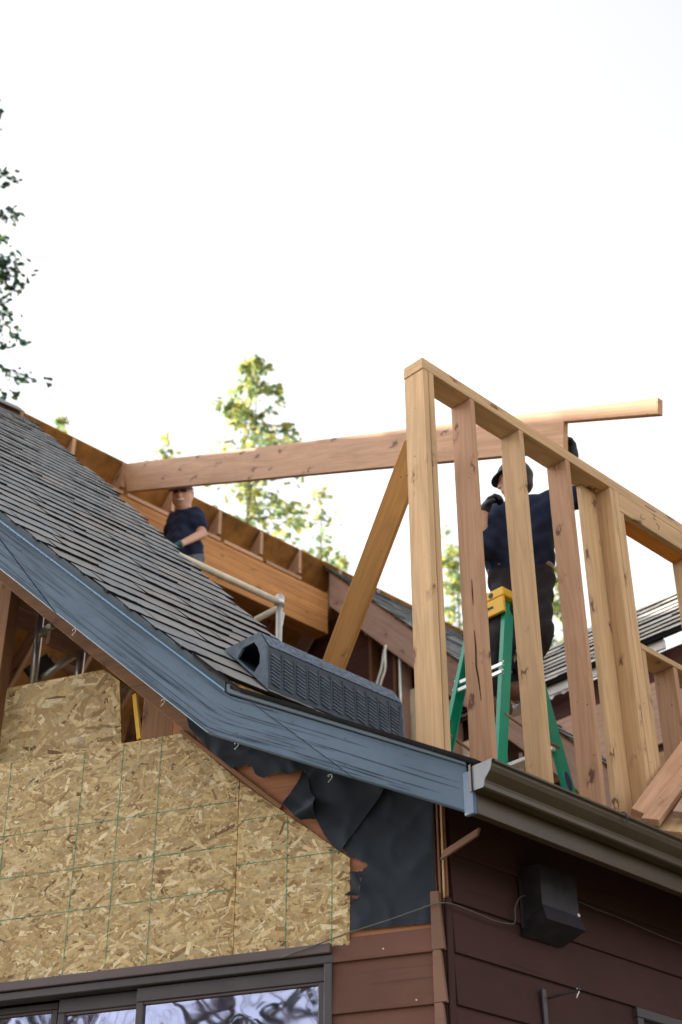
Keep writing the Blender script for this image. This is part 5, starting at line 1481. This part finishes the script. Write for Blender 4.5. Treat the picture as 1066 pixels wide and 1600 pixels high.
# ------------------------------------------------------------------ trees
def crown_mesh(name, quads, cols, parent):
    vs = []; fs = []
    for q in quads:
        b = len(vs); vs += q; fs.append(tuple(range(b, b + len(q))))
    c = sum((Vector(v) for v in vs[::max(1, len(vs) // 200)]), Vector()) / max(1, len(vs[::max(1, len(vs) // 200)]))
    me = mesh_from([Vector(v) - c for v in vs], fs, name)
    ca = me.color_attributes.new('Col', 'FLOAT_COLOR', 'CORNER')
    cl = []
    for q, cc in zip(quads, cols): cl += [(cc[0], cc[1], cc[2], 1)] * len(q)
    ca.data.foreach_set('color', np.array(cl, dtype=np.float32).ravel())
    return link(name, me, M['leaf'], parent, Matrix.Translation(c))
def conifer(base, H, rad, seed, label, nb=240, sprays=16, col=((0.10, 0.13, 0.03), (0.06, 0.10, 0.035), (0.16, 0.17, 0.04)), gap=0.25, size=1.0, zmin=0.25, group='trees behind the house'):
    rr = random.Random(seed)
    base = Vector(base)
    T = thing('conifer_tree', label, 'tree', base, group)
    tube('trunk', [base + Vector((0.1 * math.sin(k), 0.1 * math.cos(k * 1.7), H * k / 8)) for k in range(9)], [0.26 * (1 - k / 8) ** 1.4 * H / 22 + 0.008 for k in range(9)], M['bark'], T, 8)
    quads = []; cols = []; br = []
    for i in range(nb):
        t = zmin + (1 - zmin) * (1 - (1 - rr.random()) ** 0.9)
        h = H * t
        ln = rad * (1 - t) ** 0.72 * rr.uniform(0.55, 1.1) + 0.12
        az = rr.uniform(0, 2 * math.pi)
        clump = mnoise.noise(Vector((math.cos(az) * 1.3, math.sin(az) * 1.3, h * 0.9 + seed * 7)))
        if clump < -gap: continue
        d = Vector((math.cos(az), math.sin(az), 0)); lift = rr.uniform(0.1, 0.35); sag = rr.uniform(0.25, 0.6)
        def bp(s_): return base + Z * h + d * (ln * s_) + Z * (ln * (lift * s_ - sag * s_ * s_ + 0.25 * s_ ** 4))
        br.append([bp(0), bp(0.4), bp(0.8)])
        for j in range(sprays):
            s_ = rr.uniform(0.0, 1.0) ** 0.8
            p = bp(s_) + Vector((rr.gauss(0, 0.05), rr.gauss(0, 0.05), rr.gauss(0, 0.04))) * size * (1 + ln * 0.4)
            c0 = rr.choices(col, (4, 4, 2))[0]; k = rr.uniform(0.7, 1.35)
            out = (d + Vector((rr.gauss(0, 0.7), rr.gauss(0, 0.7), rr.uniform(-0.9, 0.15)))).normalized()
            sd = out.cross(Vector((rr.gauss(0, 1), rr.gauss(0, 1), 1.0))).normalized()
            L = rr.uniform(0.10, 0.26) * size; w = L * rr.uniform(0.22, 0.42)
            quads.append([p - sd * w * 0.3, p + out * L * 0.45 - sd * w, p + out * L, p + out * L * 0.5 + sd * w])
            cols.append((c0[0] * k, c0[1] * k, c0[2] * k))
            if rr.random() < 0.6:
                o2 = (out + sd * rr.uniform(-1, 1) * 0.9 - Z * 0.3).normalized(); s2 = o2.cross(out + Vector((0.1, 0.2, 0.3))).normalized(); q0 = p + out * L * 0.3
                quads.append([q0, q0 + o2 * L * 0.4 - s2 * w * 0.6, q0 + o2 * L * 0.7, q0 + o2 * L * 0.4 + s2 * w * 0.6]); cols.append((c0[0] * k * 0.9, c0[1] * k, c0[2] * k))
    crown_mesh('crown', quads, cols, T)
    vs = []; fs = []
    for b3 in br:
        for a, b in zip(b3, b3[1:]):
            t_ = (b - a); s_ = t_.cross(Z).normalized() * 0.012 * size; u_ = t_.cross(s_).normalized() * 0.012 * size; q = len(vs)
            vs += [a + s_, a - s_ * 0.5 + u_, a - s_ * 0.5 - u_, b + s_ * 0.6, b - s_ * 0.3 + u_ * 0.6, b - s_ * 0.3 - u_ * 0.6]
            fs += [(q, q + 1, q + 4, q + 3), (q + 1, q + 2, q + 5, q + 4), (q + 2, q, q + 3, q + 5)]
    o = wmesh('limbs', vs, fs, M['bark'], T, recalc=False); o['kind'] = 'stuff'
    return T
def tree_at(px_top, dist, rad, seed, label, **kw):
    p = at(px_top, dist)
    return conifer((p.x, p.y, 0), p.z, rad, seed, label, **kw)
YG = ((0.38, 0.40, 0.12), (0.22, 0.32, 0.16), (0.50, 0.46, 0.14))
tree_at((396, 566), 27, 6.2, 3, 'tallest sunlit conifer rising behind the middle of the rafter', nb=620, sprays=15, col=YG, gap=0.0, size=1.0, zmin=0.45)
tree_at((258, 672), 30, 3.0, 8, 'small conifer top behind the left end of the rafter', nb=200, sprays=10, col=YG, gap=0.02, size=1.0, zmin=0.6)
tree_at((497, 742), 33, 1.6, 12, 'slender conifer right of the tallest tree', nb=180, sprays=10, col=YG, gap=0.02, size=1.0, zmin=0.55)
tree_at((98, 652), 36, 1.6, 15, 'conifer tip just above the ridge at the left', nb=160, sprays=10, col=YG, gap=0.02, zmin=0.7)
tree_at((533, 868), 34, 0.9, 17, 'thin conifer tip above the far shingles', nb=120, sprays=14, col=YG, gap=0.2, zmin=0.6)
tree_at((704, 822), 31, 3.4, 19, 'conifer seen between the first and second studs', nb=300, sprays=12, col=YG, gap=0.05, size=1.0, zmin=0.45)
tree_at((868, 872), 31, 3.2, 23, 'conifer seen behind the worker on the ladder', nb=300, sprays=12, col=YG, gap=0.05, size=1.0, zmin=0.45)
DG = ((0.03, 0.075, 0.035), (0.022, 0.06, 0.045), (0.07, 0.09, 0.035))
lp = at((-52, 110), 20)
conifer((lp.x, lp.y, 0), lp.z, 5.4, 31, 'dark conifer whose branch tips reach in at the left edge', nb=1000, sprays=64, col=DG, gap=0.0, size=0.7, zmin=0.3, group='trees beside the house')
# trees on the garden side: seen only as reflections in the window
def bare_tree(base, H, seed, label):
    rr = random.Random(seed); T = thing('bare_tree', label, 'tree', base, 'garden trees')
    vs = []; fs = []
    def seg(a, b, ra, rb, n=6):
        t = (b - a).normalized(); x = t.orthogonal().normalized(); y = t.cross(x); q = len(vs)
        for p, r in ((a, ra), (b, rb)):
            for k in range(n):
                an = 2 * math.pi * k / n; vs.append(p + (x * math.cos(an) + y * math.sin(an)) * r)
        for k in range(n): fs.append((q + k, q + (k + 1) % n, q + n + (k + 1) % n, q + n + k))
    def grow(p, d, ln, r, depth):
        n = 4
        for i in range(n):
            d = (d + Vector((rr.gauss(0, 0.13), rr.gauss(0, 0.13), rr.gauss(0.04, 0.08)))).normalized()
            q = p + d * ln / n; r2 = r * 0.88; seg(p, q, r, r2, 6 if depth < 3 else 4); p = q; r = r2
            if depth < 5 and i >= (2 if depth == 0 else 1):
                for _ in range(1 if depth < 2 else rr.choice((1, 1, 2))):
                    sd = (d + Vector((rr.gauss(0, 0.8), rr.gauss(0, 0.8), rr.gauss(0.1, 0.4)))).normalized(); grow(p, sd, ln * rr.uniform(0.55, 0.75), r * 0.6, depth + 1)
    grow(Vector(base), Vector((0, 0, 1)), H * 0.42, H * 0.024, 0)
    wmesh('trunk', vs, fs, M['bark'], T, recalc=False)
    return T
bare_tree((-1.2, -13.0, 0), 13, 2, 'bare branching tree in the garden, left of the window reflection')
bare_tree((1.6, -15.5, 0), 14, 5, 'bare branching tree in the garden, right of the window reflection')
bare_tree((0.2, -10.5, 0), 10, 21, 'smaller bare tree in the garden, closest to the house')
bare_tree((-2.6, -11.5, 0), 11, 27, 'bare tree in the garden, forked low, near the gable')
bare_tree((-3.6, -15.0, 0), 12, 9, 'bare branching tree in the garden, farthest along the gable')
pm = (0.5, -20, 0)
conifer(pm, 16, 3.2, 41, 'dark conifer at the end of the garden', nb=200, sprays=22, col=DG, gap=0.1, size=2.2, zmin=0.1, group='garden trees')
conifer((-6.5, -22, 0), 13, 3.0, 43, 'dark conifer at the far side of the garden', nb=200, sprays=22, col=DG, gap=0.1, size=2.2, zmin=0.1, group='garden trees')
